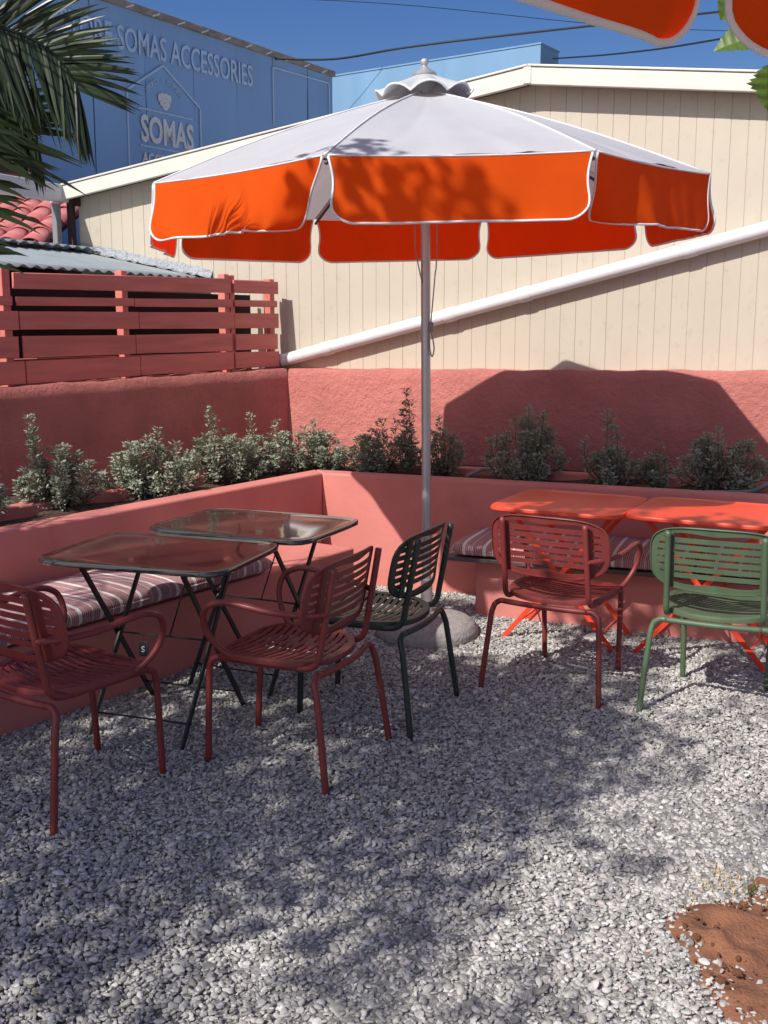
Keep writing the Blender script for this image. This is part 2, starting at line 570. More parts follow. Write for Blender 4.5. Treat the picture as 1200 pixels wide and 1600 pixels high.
bed = MB().add([(-2.6, 1.3, 0.0), (2.9, 1.3, 0.0), (2.9, 6.7, 0.0), (-2.6, 6.7, 0.0)], [(0, 1, 2, 3)]).build('gravel_bed', M['ground'])
tag(bed, 'fine grey grit under the loose pebbles', 'gravel', kind='structure')


def clod_mesh(seed, mat, name):
    import bmesh
    r = random.Random(seed)
    bm = bmesh.new()
    bmesh.ops.create_icosphere(bm, subdivisions=2, radius=1)
    for v in bm.verts:
        k = 1 + 0.16 * math.sin(3 * v.co.x + seed) * math.cos(2.6 * v.co.y + 2 * seed) + r.uniform(-.03, .03)
        v.co *= k
    me = bpy.data.meshes.new(name)
    bm.to_mesh(me); bm.free()
    me.materials.append(mat)
    me.polygons.foreach_set('use_smooth', [True] * len(me.polygons))
    return me


def scatter(name, pts, rots, scls, shades, meshes, label, cat):
    """gravel: one object, pebbles as instances on its points"""
    me = bpy.data.meshes.new(name)
    me.from_pydata(pts.tolist(), [], [])
    for nm, ty, arr in (('rot', 'FLOAT_VECTOR', rots), ('scl', 'FLOAT_VECTOR', scls)):
        a = me.attributes.new(nm, ty, 'POINT'); a.data.foreach_set('vector', arr.ravel())
    a = me.attributes.new('shade', 'FLOAT', 'POINT'); a.data.foreach_set('value', shades)
    o = link(name, me)
    hid = bpy.data.collections.new(name + '_kinds')
    for m_ in meshes:
        hid.objects.link(bpy.data.objects.new(name + '_kind', m_))
    ng = bpy.data.node_groups.new(name + '_scatter', 'GeometryNodeTree')
    ng.interface.new_socket('Geometry', in_out='INPUT', socket_type='NodeSocketGeometry')
    ng.interface.new_socket('Geometry', in_out='OUTPUT', socket_type='NodeSocketGeometry')
    n, l = ng.nodes, ng.links
    gi = n.new('NodeGroupInput'); go = n.new('NodeGroupOutput')
    mp = n.new('GeometryNodeMeshToPoints')
    ip = n.new('GeometryNodeInstanceOnPoints')
    ci = n.new('GeometryNodeCollectionInfo')
    ci.inputs['Collection'].default_value = hid
    ci.inputs['Separate Children'].default_value = True
    ci.inputs['Reset Children'].default_value = True
    ar = n.new('GeometryNodeInputNamedAttribute'); ar.data_type = 'FLOAT_VECTOR'; ar.inputs['Name'].default_value = 'rot'
    as_ = n.new('GeometryNodeInputNamedAttribute'); as_.data_type = 'FLOAT_VECTOR'; as_.inputs['Name'].default_value = 'scl'
    e2r = n.new('FunctionNodeEulerToRotation')
    ip.inputs['Pick Instance'].default_value = True
    l.new(gi.outputs[0], mp.inputs['Mesh'])
    l.new(mp.outputs[0], ip.inputs['Points'])
    l.new(ci.outputs[0], ip.inputs['Instance'])
    l.new(ar.outputs[0], e2r.inputs[0])
    l.new(e2r.outputs[0], ip.inputs['Rotation'])
    l.new(as_.outputs[0], ip.inputs['Scale'])
    l.new(ip.outputs[0], go.inputs[0])
    md = o.modifiers.new('scatter', 'NODES')
    md.node_group = ng
    tag(o, label, cat, kind='stuff')
    return o


def gravel():
    r = np.random.default_rng(5)
    x0, x1, y0, y1 = -2.5, 2.6, 1.6, 6.6
    N = int((x1 - x0) * (y1 - y0) * 12500)
    x = r.uniform(x0, x1, N); y = r.uniform(y0, y1, N)
    # behind the bench risers there is no gravel
    dl = (x - LIP.x) * NL.x + (y - LIP.y) * NL.y
    dr = (x - LIP.x) * NR.x + (y - LIP.y) * NR.y
    keep = (dl > -0.03) & (dr > -0.03)
    # fewer stones on the bare earth
    dx, dy = x - SOIL_C.x, y - SOIL_C.y
    a = np.arctan2(dy, dx); rad = np.hypot(dx, dy)
    ed = 0.50 + 0.05 * np.sin(2 * a + 1.0) + 0.035 * np.sin(5 * a) + 0.03 * np.sin(9 * a + 2)
    t = (rad - ed) / 0.10
    prob = np.clip(0.02 + 0.98 * np.clip(t + 0.35, 0, 1) ** 1.5, 0, 1)
    keep &= r.uniform(0, 1, N) < prob
    x, y, rad, ed = x[keep], y[keep], rad[keep], ed[keep]
    n = len(x)
    size = np.clip(r.lognormal(math.log(0.0058), 0.34, n), 0.0032, 0.0145)
    hump = 0.006 * np.sin(1.7 * x + 0.6) * np.sin(1.3 * y + 1) + 0.004 * np.sin(4.1 * x + 2.1 * y)
    z = r.uniform(-0.004, 0.012, n) + hump
    z = np.where(rad < ed + 0.03, np.minimum(z, 0.003) + 0.011, z)
    pts = np.stack([x, y, z], 1)
    rots = np.stack([r.normal(0, 0.38, n), r.normal(0, 0.38, n), r.uniform(0, 6.283, n)], 1)
    scl = np.stack([size * r.uniform(1.0, 1.55, n), size * r.uniform(0.8, 1.05, n), size * r.uniform(0.42, 0.72, n)], 1)
    shades = np.clip(r.beta(2.0, 1.9, n) + 0.06 * np.sin(2.3 * x + 1.1 * y) * np.sin(1.9 * y - .7 * x), 0, 1)
    kinds = [clod_mesh(i + 1, M['pebble'], 'pebble_shape') for i in range(5)]
    scatter('gravel', pts, rots, scl, shades, kinds, 'loose grey river pebbles covering the terrace floor', 'gravel')
gravel()

# ------------------------------------------------------------------ planter and benches
def P(base, a, d, n, b, z):
    q = base + d * a + n * b
    return Vector((q.x, q.y, z))


def slab(mb, base, d, n, a0, a1, b0, b1, z0, z1):
    vs = [P(base, a, d, n, b, z) for z in (z0, z1) for b in (b0, b1) for a in (a0, a1)]
    fs = [(0, 2, 3, 1), (4, 5, 7, 6), (0, 1, 5, 4), (2, 6, 7, 3), (0, 4, 6, 2), (1, 3, 7, 5)]
    if d.cross(n).z < 0: fs = [f[::-1] for f in fs]
    return mb.add(vs, fs)


def bevel(o, w=0.012, seg=3):
    m = o.modifiers.new('bevel', 'BEVEL'); m.width = w; m.segments = seg; m.limit_method = 'ANGLE'
    autosmooth(o, 50)
    return o


pl = empty('planter_bench', LIP)
tag(pl, 'coral plastered corner bench with raised planter behind its backrest', 'planter bench')
def loc_child(o):      # parts are built in world coordinates, the thing's Empty stands at the corner
    o.parent = pl
    o.matrix_parent_inverse = Matrix.Translation(-LIP)
    return o
# planter walls: one L-shaped ring, 14 cm thick, mitred at the corner
def wall_L(name, thick, off, z0, z1, la, lb, mat):
    def line_pt(o1, o2):   # intersection of the two offset lines
        # points X with (X-LIP).NL = o1 and (X-LIP).NR = o2
        A = np.array([[NL.x, NL.y], [NR.x, NR.y]]); s = np.linalg.solve(A, np.array([o1, o2]))
        return Vector((LIP.x + s[0], LIP.y + s[1], 0))
    ci = line_pt(off, off); co = line_pt(off - thick, off - thick)
    out = []
    for d, L in ((DL, la), (DR, lb)):
        ei = ci + d * L; eo = co + d * L
        poly = [ci, ei, eo, co]
        if cross(ci, ei, eo) < 0: poly = poly[::-1]
        mb = MB().prism([(p.x, p.y) for p in poly], z0, z1)
        o = mb.build(name, mat)
        out.append(o)
    return out
for o in wall_L('planter_wall', 0.14, 0.0, -0.05, 0.70, 4.6, 4.4, M['plaster']):
    loc_child(bevel(o, 0.012))
for o in wall_L('planter_kerb', 0.10, -0.50, 0.40, 0.705, 4.6, 4.4, M['plaster']):
    loc_child(bevel(o, 0.01))
# benches
o = slab(MB(), LIP, DL, NL, 0.40, 4.6, 0.0, 0.53, -0.05, 0.355).build('bench_seat', M['plaster']); loc_child(bevel(o, 0.012))
o = slab(MB(), LIP, DR, NR, 1.13, 4.4, 0.0, 0.44, -0.05, 0.335).build('bench_seat', M['plaster']); loc_child(bevel(o, 0.012))
o = slab(MB(), LIP, DR, NR, 0.98, 4.4, 0.01, 0.55, 0.336, 0.36).build('seat_board', M['dark_metal']); loc_child(bevel(o, 0.004))

# soil in the bed
mb = MB()
for d, n, L in ((DL, NL, 4.6), (DR, NR, 4.4)):
    def fn(u, v, d=d, n=n, L=L):
        a = -0.6 + u * (L + 0.6); b = -0.05 - v * 0.60
        q = LIP + d * a + n * b
        return (q.x, q.y, 0.655 + 0.015 * math.sin(9 * a) * math.sin(13 * b + a) + 0.008 * math.sin(31 * a + 5 * b) + (0.002 if d is DR else 0))
    mb.grid(fn, 60, 8)
o = mb.build('planter_soil', M['soil'], smooth=True); loc_child(o)
o['kind'] = 'stuff'
# strip of fill between kerb and tall walls
fill = MB()
c0 = WC + Vector((0, 0, 0))
def pt(q, z): return (q.x, q.y, z)
q1 = LIP + DL * 4.6 - NL * 0.5; q2 = LIP - NL * 0.5 - NR * 0.5; q3 = LIP + DR * 4.4 - NR * 0.5
fill.add([pt(q1, .63), pt(q2, .63), pt(WC, .63), pt(WC + WL * 4.6, .63)], [(0, 1, 2, 3)])
fill.add([pt(q2, .63), pt(q3, .63), pt(WC + WR * 4.6, .63), pt(WC, .63)], [(0, 1, 2, 3)])
o = fill.build('fill_soil', M['soil']); loc_child(o); o['kind'] = 'stuff'

# tall stucco walls
def stucco_wall(name, d, nrm, L, thick, z_near, z_far, label, extra=0.0):
    """grid front face with a wobbly top edge"""
    r = random.Random(len(label))
    mb = MB(); nu = 60
    def top(u): return z_near + (z_far - z_near) * u + 0.004 * math.sin(u * 47) + 0.003 * math.sin(u * 131 + 1)
    prof = [(0, 0), (0, .5), (0, .94), (0.006, .985), (0.02, 1.0), (thick, 1.0), (thick, 0)]
    def fn(u, v):
        k = min(int(v * (len(prof) - 1) + 1e-6), len(prof) - 1)
        b, h = prof[k]
        q = WC + d * (u * L - extra * (1 - u)) - nrm * b
        return (q.x, q.y, top(u) * h)
    mb.grid(fn, nu, len(prof) - 1)
    n = len(mb.v); w = nu + 1
    mb.f.append(tuple(j * w + nu for j in range(len(prof))))
    mb.f.append(tuple(j * w for j in range(len(prof)))[::-1])
    o = mb.build(name, M['stucco'])
    autosmooth(o, 50)
    tag(o, label, 'wall')
    return o
stucco_wall('boundary_wall', WL, WLN, 4.6, 0.22, 1.283, 1.232, 'shaded coral stucco wall under the slatted fence, behind the left planter')
stucco_wall('boundary_wall', WR, -WN, 4.9, 0.165, 1.280, 1.338, 'sunlit coral stucco wall along the foot of the cream building', extra=0.0)

# ------------------------------------------------------------------ cream building
S0 = WC + WN * 0.17
bld = empty('cream_building', (S0.x, S0.y, 0), math.atan2(WR.y, WR.x))   # local x along the gable, local y away from the camera
tag(bld, 'cream gabled building with vertical siding and ivory roof trim', 'building')
UL, URG, UR_ = -2.00, 1.80, 5.6
ZE, ZR = 2.635, 3.203
ZRT = ZR - (UR_ - URG) * 0.112
def roof_z(u): return ZR - (URG - u) * (ZR - ZE) / (URG - UL) if u < URG else ZR - (u - URG) * 0.112
w = 0.106
u = UL; i = 0
while u < UR_ - 0.01:
    g_ = 0.0010 if i % 9 != 4 else 0.0045
    a, b = u + g_ / 2, min(u + w, UR_) - g_ / 2
    mb = MB()
    e = 0.0025
    dz = 0.0006 * ((i * 7) % 3)
    vs = []
    for uu, yy in ((a, 0.0022), (a + 0.0024, -dz), (b - 0.0024, -dz), (b, 0.0022)):
        vs.append((uu, yy, 0.5)); vs.append((uu, yy, roof_z(uu)))
    mb.add(vs, [(0, 2, 3, 1), (2, 4, 5, 3), (4, 6, 7, 5)])
    mb.build('siding_panel', M['siding'], bld)
    u += w; i += 1
MB().add([(UL, 0.0026, 0.5), (UR_, 0.0026, 0.5), (UR_, 0.0026, ZRT), (URG, 0.0026, ZR), (UL, 0.0026, ZE), (UL, 0.3, 0.5), (UR_, 0.3, 0.5), (UR_, 0.3, ZRT), (URG, 0.3, ZR), (UL, 0.3, ZE)],
         [(0, 1, 2, 3, 4), (9, 8, 7, 6, 5), (0, 4, 9, 5), (1, 6, 7, 2)]).build('backing_board', M['joint'], bld)
# side walls and roof sheet behind the gable
MB().add([(UL, .3, 0), (UL, 9, 0), (UL, 9, ZE), (UL, .3, ZE)], [(3, 2, 1, 0)]).build('side_wall', M['siding'], bld)
MB().add([(UR_, .3, 0), (UR_, 9, 0), (UR_, 9, ZRT), (UR_, .3, ZRT)], [(0, 1, 2, 3)]).build('side_wall', M['siding'], bld)
# roof: trim overhangs the gable by 15 cm
OV = 0.135
def roof_strip(name, mat, u0, u1, y0, y1, lo, hi):
    """board following the roof slope between u0 and u1; lo/hi are heights above the roof line"""
    mb = MB()
    vs = [(uu, yy, roof_z(uu) + h) for h in (lo, hi) for yy in (y0, y1) for uu in (u0, u1)]
    mb.add(vs, [(0, 2, 3, 1), (4, 5, 7, 6), (0, 1, 5, 4), (2, 6, 7, 3), (0, 4, 6, 2), (1, 3, 7, 5)])
    return mb.build(name, mat, bld)
for u0, u1 in ((UL - 0.16, URG), (URG + 0.002, UR_ + 0.2)):
    bevel(roof_strip('roof_sheet', M['trim'], u0, u1, -OV + 0.02, 9, 0.002, 0.05), 0.004)
    bevel(roof_strip('fascia', M['trim'], u0, u1, -OV - 0.02, -OV + 0.018, -0.035, 0.075), 0.006)
    bevel(roof_strip('capping', M['trim'], u0, u1, -OV - 0.03, 0.06, 0.077, 0.092), 0.004)
    bevel(roof_strip('soffit_trim', M['rust'], u0 + 0.16, u1 - (0 if u1 < 2 else 0.2), -0.03, 0.0, -0.012, 0.0), 0.003)
o = MB().box((URG, -OV - 0.022, roof_z(URG) + 0.028), (0.05, 0.006, 0.115)).build('ridge_bracket', M['trim'], bld)

# ------------------------------------------------------------------ drain pipe on the siding
dp = empty('drain_pipe', (S0.x, S0.y, 1.333), math.atan2(WR.y, WR.x))
tag(dp, 'white plastic drain pipe running diagonally up the cream siding', 'pipe')
pa = Vector((-0.13, -0.062, 0.0)); pb = Vector((5.33, -0.060, 1.368))
dirp = (pb - pa).normalized(); Lp = (pb - pa).length
cuts = [0.0, 0.42, 1.42, 1.98, 3.1, Lp]
for a, b in zip(cuts[:-1], cuts[1:]):
    o = MB().tube([pa + dirp * (a + 0.002), pa + dirp * (b - 0.002)], 0.047, 24).build('pipe_section', M['pvc'], dp); autosmooth(o, 40)
for c in cuts[1:-1]:
    o = MB().tube([pa + dirp * (c - 0.045), pa + dirp * (c - 0.038), pa + dirp * (c + 0.038), pa + dirp * (c + 0.045)], [0.0485, 0.052, 0.052, 0.0485], 24).build('coupling', M['pvc'], dp); autosmooth(o, 40)
o = MB().tube(smooth_path([pa + dirp * 0.03, pa - dirp * 0.03, pa - dirp * 0.075 + Vector((0, 0.01, -0.004)), pa - dirp * 0.12 + Vector((0.0, 0.05, -0.02))], 4), 0.053, 20).build('elbow', M['pvc_grey'], dp); autosmooth(o, 40)
for c in (0.9, 2.6, 4.0):
    q = pa + dirp * c
    o = MB().box((q.x, -0.035, q.z), (0.03, 0.06, 0.025)).build('bracket', M['pvc'], dp)

# ------------------------------------------------------------------ slatted pallet fence on the left wall
FO = WC - WLN * 0.125
fence = empty('pallet_fence', (FO.x, FO.y, 1.25), math.atan2(-WL.y, -WL.x))  # local x runs away to the corner, local -y faces the gravel
tag(fence, 'coral painted pallet fence of horizontal slats on top of the left wall', 'fence')
zf = 1.25
rowsL = [(1.812, 1.904), (1.719, 1.772), (1.582, 1.689), (1.423, 1.545), (1.272, 1.404)]
rowsR = [(1.830, 1.919), (1.732, 1.779), (1.586, 1.692), (1.430, 1.546), (1.303, 1.419)]
slr = random.Random(4)
KX = 1.068
def kz(z): return 1.62 + (z - 1.62) * 1.025
def slat(x0, x1, z0, z1, y, tilt=0.0, z0b=None, z1b=None):
    t = 0.018
    z0b = z0 if z0b is None else z0b; z1b = z1 if z1b is None else z1b
    x0, x1 = x0 * KX, x1 * KX
    z0, z1, z0b, z1b = kz(z0), kz(z1), kz(z0b), kz(z1b)
    mb = MB()
    vs = [(x0, y, z0 - zf), (x1, y, z0b - zf), (x1, y, z1b - zf), (x0, y, z1 - zf), (x0, y + t, z0 - zf), (x1, y + t, z0b - zf), (x1, y + t, z1b - zf), (x0, y + t, z1 - zf)]
    mb.add(vs, [(0, 1, 2, 3), (7, 6, 5, 4), (0, 4, 5, 1), (2, 6, 7, 3), (0, 3, 7, 4), (1, 5, 6, 2)])
    o = mb.build('slat', M['pallet'], fence)
    bevel(o, 0.003, 1)
for k, ((a, b), (c, d_)) in enumerate(zip(rowsL, rowsR)):
    j = lambda: slr.uniform(-0.003, 0.003)
    if k == 0:
        slat(-2.115, -0.455, a + 0.001, b, -0.032, z0b=c - 0.003, z1b=d_ + 0.005)
    else:
        m0 = a + (c - a) * 0.5; m1 = b + (d_ - b) * 0.5
        xs = -1.30 + (0.02 if k % 2 else 0.05)
        slat(-2.11 + 0.012 * k, xs, a + j(), b + j(), -0.032, z0b=m0, z1b=m1)
        slat(xs + 0.004, -0.45 + 0.012 * (k % 3), m0 + j(), m1 + j(), -0.0315, z0b=c - 0.004, z1b=d_ + 0.004)
    slat(-0.425 + 0.008 * (k % 2), 0.012 - 0.012 * (k % 2), c + j(), d_ + j(), -0.031)
    # the panel nearer the camera
    a2, b2 = (a, b)
    if k not in (0,): slat(-3.75, -2.118 - 0.02 * (k % 2) + 0.012 * k, a2 - 0.012, b2 - 0.012, -0.031, z0b=a2, z1b=b2)
    else: slat(-3.75, -2.20, a2 - 0.012, b2 - 0.012, -0.031, z0b=a2, z1b=b2)
def fpost(x, w_, z1, y0=-0.012, y1=0.055):
    x = x * KX; z1 = kz(z1)
    o = MB().bevel_box(((x), (y0 + y1) / 2, (z1 + 1.235) / 2 - zf), (w_, y1 - y0, z1 - 1.235), 0.003).build('post', M['pallet'], fence)
fpost(-2.15, 0.055, 1.935); fpost(-1.335, 0.050, 1.945); fpost(-0.475, 0.048, 1.955); fpost(-0.422, 0.045, 1.95); fpost(-0.035, 0.05, 1.935)
fpost(-2.95, 0.05, 1.92); fpost(-3.72, 0.05, 1.92)
for (x0, x1) in ((-2.1, -1.36), (-1.31, -0.5), (-0.40, -0.06)):      # rear boards of the pallets
    for zz in (1.33, 1.60, 1.84):
        if x0 < -0.5 and zz > 1.7: continue
        slat(x0 - 0.03, x1 + 0.03, zz, zz + 0.085, 0.058)

# ------------------------------------------------------------------ shed with corrugated roof behind the fence
nb_ = WN; ub = WR
def sp(uu, tt, z):      # along siding, towards the camera from the siding
    q = S0 + ub * uu * 1.025 - nb_ * tt
    return Vector((q.x, q.y, 1.62 + (z - 1.62) * 1.025 if z > 0.5 else z))
shed = empty('shed', sp(-1.8, 1.0, 0)); tag(shed, 'low shed with grey corrugated roof behind the slatted fence', 'shed')
def shed_child(o): o.parent = shed; o.matrix_parent_inverse = Matrix.Translation(-shed.location); return o
mb = MB()
nsl, nw = 8, 120
def shed_z(uu): return 2.185 - (uu + 1.95) * 0.195
def fn(a, b):
    tt = 0.02 + a * 2.4; uu = -1.98 + b * 1.2
    return sp(uu, tt, shed_z(uu) + 0.010 * math.cos(a * nw / 6 * 2 * PI * 1.0) )
mb.grid(fn, nw, nsl)
o = mb.build('roof_sheet', M['tin'], smooth=True); shed_child(o)
m_ = o.modifiers.new('solid', 'SOLIDIFY'); m_.thickness = 0.004
mb = MB()          # second sheet lapping over the first at the top
def fn2(a, b):
    tt = 0.05 + a * 2.3; uu = -2.9 + b * 1.15
    return sp(uu, tt, shed_z(uu) * 0 + 2.20 + 0.02 - (uu + 1.95) * 0.10 + 0.010 * math.cos(a * nw / 6 * 2 * PI * .96))
mb.grid(fn2, nw, nsl)
o = mb.build('roof_sheet', M['tin'], smooth=True); shed_child(o)
m_ = o.modifiers.new('solid', 'SOLIDIFY'); m_.thickness = 0.004
fr_ = random.Random(9)
mb = MB()
fl = [(fr_.uniform(-.008, .008), fr_.uniform(-.008, .008)) for _ in range(60)]
def fn3(a, b):
    i = int(a * 48 + .5); uu = -1.99 + a * 1.27
    prof = [(0.004, 0.075), (0.010, 0.035), (0.03, 0.018), (0.10, 0.016)]
    k = int(b * 3 + .5); t_, h = prof[k]
    return sp(uu, t_ + abs(fl[i][0]) * (k > 0), shed_z(uu) + h + fl[(i * 3 + k * 7) % 60][1])
mb.grid(fn3, 48, 3)
o = mb.build('flashing', M['foil']); shed_child(o)
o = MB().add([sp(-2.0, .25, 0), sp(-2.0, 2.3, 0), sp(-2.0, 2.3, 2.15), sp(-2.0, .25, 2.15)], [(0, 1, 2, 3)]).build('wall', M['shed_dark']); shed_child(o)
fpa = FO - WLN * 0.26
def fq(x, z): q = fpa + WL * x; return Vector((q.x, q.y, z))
o = MB().add([fq(0.02, 0), fq(3.2, 0), fq(3.2, 1.83), fq(.02, 1.83)], [(0, 1, 2, 3)]).build('wall', M['shed_dark']); shed_child(o)  # added dark sheet, painted as the shade between the fence slats
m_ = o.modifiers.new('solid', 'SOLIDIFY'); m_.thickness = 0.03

# ------------------------------------------------------------------ pale beam and post beside the building
bm_ = empty('beam_frame', sp(-2.0, 0.1, 0)); tag(bm_, 'pale painted beam on a grey post at the cream building corner', 'beam')
def bm_child(o): o.parent = bm_; o.matrix_parent_inverse = Matrix.Translation(-bm_.location); return o
ax = (-nb_, ub, Z3)
o = MB().bevel_box(sp(-2.02, 1.30, 2.625), (2.45, 0.09, 0.135), 0.006, ax).build('beam', M['white_beam']); bm_child(o)
o = MB().bevel_box(sp(-2.035, 0.17, 2.30), (0.06, 0.05, 0.50), 0.004, ax).build('post', M['pvc_grey']); bm_child(o)
o = MB().bevel_box(sp(-1.985, 0.05, 2.37), (0.05, 0.05, 0.44), 0.003, ax).build('bracket', M['rust']); bm_child(o)
o = MB().bevel_box(sp(-1.955, 0.02, 2.60), (0.05, 0.06, 0.13), 0.003, ax).build('bracket', M['rust']); bm_child(o)

# ------------------------------------------------------------------ house with red tiled roof
tr = empty('tiled_house', (-3.3, 9.4, 0), R(-8)); tag(tr, 'low house with faded red barrel tiled roof at the left', 'house')
mb = MB()
def tfn(u, v):
    a = PI * u; r = 0.085 + 0.018 * (1 - v)
    return (r * math.cos(a), 0.33 * v, r * 0.78 * math.sin(a) + 0.012 * (1 - v))
mb.grid(tfn, 8, 2)
tile_me = mb.mesh('tile', M['tile'], True)
slope = R(24)
tl = random.Random(2)
for row in range(5):
    for c_ in range(12):
        x = -1.95 + c_ * 0.205
        d = row * 0.27
        o = link('tile', tile_me, tr, (x + tl.uniform(-.01, .01), d * math.cos(slope), 2.245 + d * math.sin(slope) + tl.uniform(-.006, .006)), (slope + tl.uniform(-.03, .03), 0, tl.uniform(-.05, .05)))
        so = o.modifiers.new('solid', 'SOLIDIFY'); so.thickness = 0.012
o = MB().add([(-2.1, 0.05, 2.232), (.40, .05, 2.232), (.40, 1.25, 2.232 + 1.2 * math.tan(slope)), (-2.1, 1.25, 2.232 + 1.2 * math.tan(slope))], [(0, 1, 2, 3)]).build('roof_deck', M['tile'], tr)
o = MB().box((-0.85, 0.75, 1.09), (2.45, 1.0, 2.18)).build('wall', M['shed_dark'], tr)
o = MB().tube([(-1.2, -0.10, 2.40), (0.12, -0.20, 2.345)], 0.03, 12).build('gutter_pipe', M['white_beam'], tr); autosmooth(o)

# ------------------------------------------------------------------ blue banner on the tall building
B0 = Vector((-0.722, 16.0, 0)); DB = Vector((0.536, 0.844, 0)).normalized()
ban = empty('banner_building', B0, math.atan2(DB.y, DB.x))      # local x away along the wall (0 at its far end), local -y faces the camera
tag(ban, 'tall building wrapped in a faded blue printed shop banner', 'building')
seams = [-14.0, -13.2, -12.4, -11.6, -10.8, -10.0, -9.2, -8.4, -7.6, -6.8, -6.06, -5.28, -4.5, -3.70, -2.896, -2.097, -1.36, -0.598, 0.0]
br = random.Random(12)
for a, b in zip(seams[:-1], seams[1:]):
    mb = MB()
    ph1, ph2 = br.uniform(0, 6), br.uniform(0, 6)
    def fn(u, v, a=a, b=b, ph1=ph1, ph2=ph2):
        x = a + 0.003 + (b - a - 0.006) * u
        z = 0.5 + (5.04 - 0.5) * v
        y = 0.006 * math.sin(3 * x + ph1 + 1.3 * z) * math.sin(2.2 * z + ph2) + 0.005 * math.cos(2 * PI * u)
        return (x, y, z)
    mb.grid(fn, 10, 24)
    mb.build('banner_panel', M['banner'], ban, smooth=True)
o = MB().add([(-14, .06, 0), (0.0, .06, 0), (0.0, .06, 5.08), (-14, .06, 5.08), (-14, 3.2, 0), (0.0, 3.2, 0), (0.0, 3.2, 5.08), (-14, 3.2, 5.08)],
             [(0, 1, 2, 3), (3, 2, 6, 7), (1, 5, 6, 2), (4, 0, 3, 7), (5, 4, 7, 6)]).build('wall', M['banner'], ban)
o = MB().bevel_box((-7.0, -0.005, 5.075), (14.0, 0.09, 0.075), 0.006).build('rail', M['banner_rail'], ban)
for k in range(34):
    x = -13.8 + k * 0.41
    o = MB().box((x, -0.05, 5.06), (0.13, 0.012, 0.018), ((math.cos(.4), 0, math.sin(.4)), (0, 1, 0), (-math.sin(.4), 0, math.cos(.4)))).build('tie', M['sign_white'], ban)


def text(body, size, x, z, mat, name='lettering', width=None, bold=0.0, parent=ban, y=-0.015, align='LEFT', rot=0.0, rx=PI / 2):
    cu = bpy.data.curves.new(name, 'FONT')
    cu.body = body; cu.size = size; cu.offset = bold; cu.align_x = align
    cu.extrude = 0.002; cu.resolution_u = 3
    t = bpy.data.objects.new(name, cu)
    COL.objects.link(t)
    bpy.context.view_layer.update()
    dg = bpy.context.evaluated_depsgraph_get()
    me = bpy.data.meshes.new_from_object(t.evaluated_get(dg))
    COL.objects.unlink(t)
    bpy.data.objects.remove(t)
    me.name = name
    xs = [v.co.x for v in me.vertices]
    w0 = max(xs) - min(xs)
    sx = (width / w0) if width else 1.0
    c, s = math.cos(rot), math.sin(rot)
    for v in me.vertices:
        a, b = v.co.x * sx, v.co.y
        v.co.x, v.co.y = a * c - b * s, a * s + b * c
    me.materials.clear(); me.materials.append(mat)
    o = link(name, me, parent, (x, y, z), (rx, 0, 0))
    return o


def line(pts, wd, mat, name='print_line', parent=ban, y=-0.0135, closed=False):
    mb = MB()
    pts = [Vector((p[0], y, p[1])) for p in pts]
    if closed: pts.append(pts[0])
    for a, b in zip(pts[:-1], pts[1:]):
        d = (b - a); L = d.length; d.normalize()
        s = Vector((-d.z, 0, d.x))
        mb.box((a + b) / 2, (L + wd * .9, wd, 0.004), (d, s, Vector((0, -1, 0))))
    return mb.build(name, mat, parent)

text('STORE SOMAS ACCESSORIES', 0.36, -4.93, 4.595, M['banner_print'], width=3.12, bold=0.004)
text('SOMAS', 0.40, -3.82, 3.672, M['banner_beige'], width=0.875, bold=0.012)
text('ACCESSORIES', 0.16, -3.81, 3.43, M['banner_beige'], width=0.85, bold=0.004)
line([(-4.02, 3.2), (-4.012, 4.183), (-3.43, 4.543), (-2.81, 4.17), (-2.81, 3.2)], 0.022, M['banner_print'], 'house_outline')
line([(-3.83, 4.02), (-2.965, 4.02)], 0.018, M['banner_print'])
line([(-3.83, 3.615), (-2.965, 3.615)], 0.018, M['banner_print'])
line([(-1.38, 4.2), (-1.38, 4.91), (-0.111, 4.935), (-0.115, 4.2)], 0.02, M['banner_print'])
for i, ch in enumerate('SPORTS | EXPORTS'):
    a = R(150) - R(120) * i / 15
    if ch != ' ':
        text(ch, 0.075, -3.42 + 0.30 * math.cos(a), 4.08 + 0.27 * math.sin(a), M['banner_print'], rot=(a - PI / 2) * 0.8, align='CENTER')
# beige animal head emblem
def emblem():
    out = [(-.11, .05), (-.10, .085), (-.07, .09), (-.045, .115), (-.01, .10), (.03, .115), (.06, .095), (.095, .10), (.11, .06), (.105, .01), (.085, -.03), (.09, -.06),
           (.06, -.075), (.045, -.115), (.005, -.13), (-.03, -.11), (-.04, -.08), (-.075, -.065), (-.08, -.03), (-.105, -.01)]
    mb = MB()
    n = len(out)
    cx, cz = -3.418, 4.155
    vs = [(cx, -0.0155, cz)] + [(cx + p[0], -0.0155, cz + p[1] * .8) for p in out]
    mb.add(vs, [(0, 1 + i, 1 + (i + 1) % n) for i in range(n)])
    mb.build('emblem', M['banner_beige'], ban)
    mk = MB()
    for (x, z, a, b) in ((-.035, .035, .018, .01), (.045, .04, .018, .01), (.0, -.03, .02, .012), (-.06, -.005, .012, .02), (.075, 0, .01, .02), (0.005, -.08, .03, .008)):
        mk.box((cx + x, -0.017, cz + z * .8), (a, .002, b))
    mk.build('emblem_detail', M['banner'], ban)
emblem()
o = MB().box((-5.95, -0.03, 3.36), (0.70, 0.006, 0.27)).build('print_patch', M['sign_white'], ban)
o = MB().box((-5.72, -0.03, 3.10), (0.66, 0.006, 0.14)).build('red_sign', M['sign_red'], ban)
text('ER', 0.13, -5.56, 3.045, M['sign_white'], y=-0.038, bold=0.003)

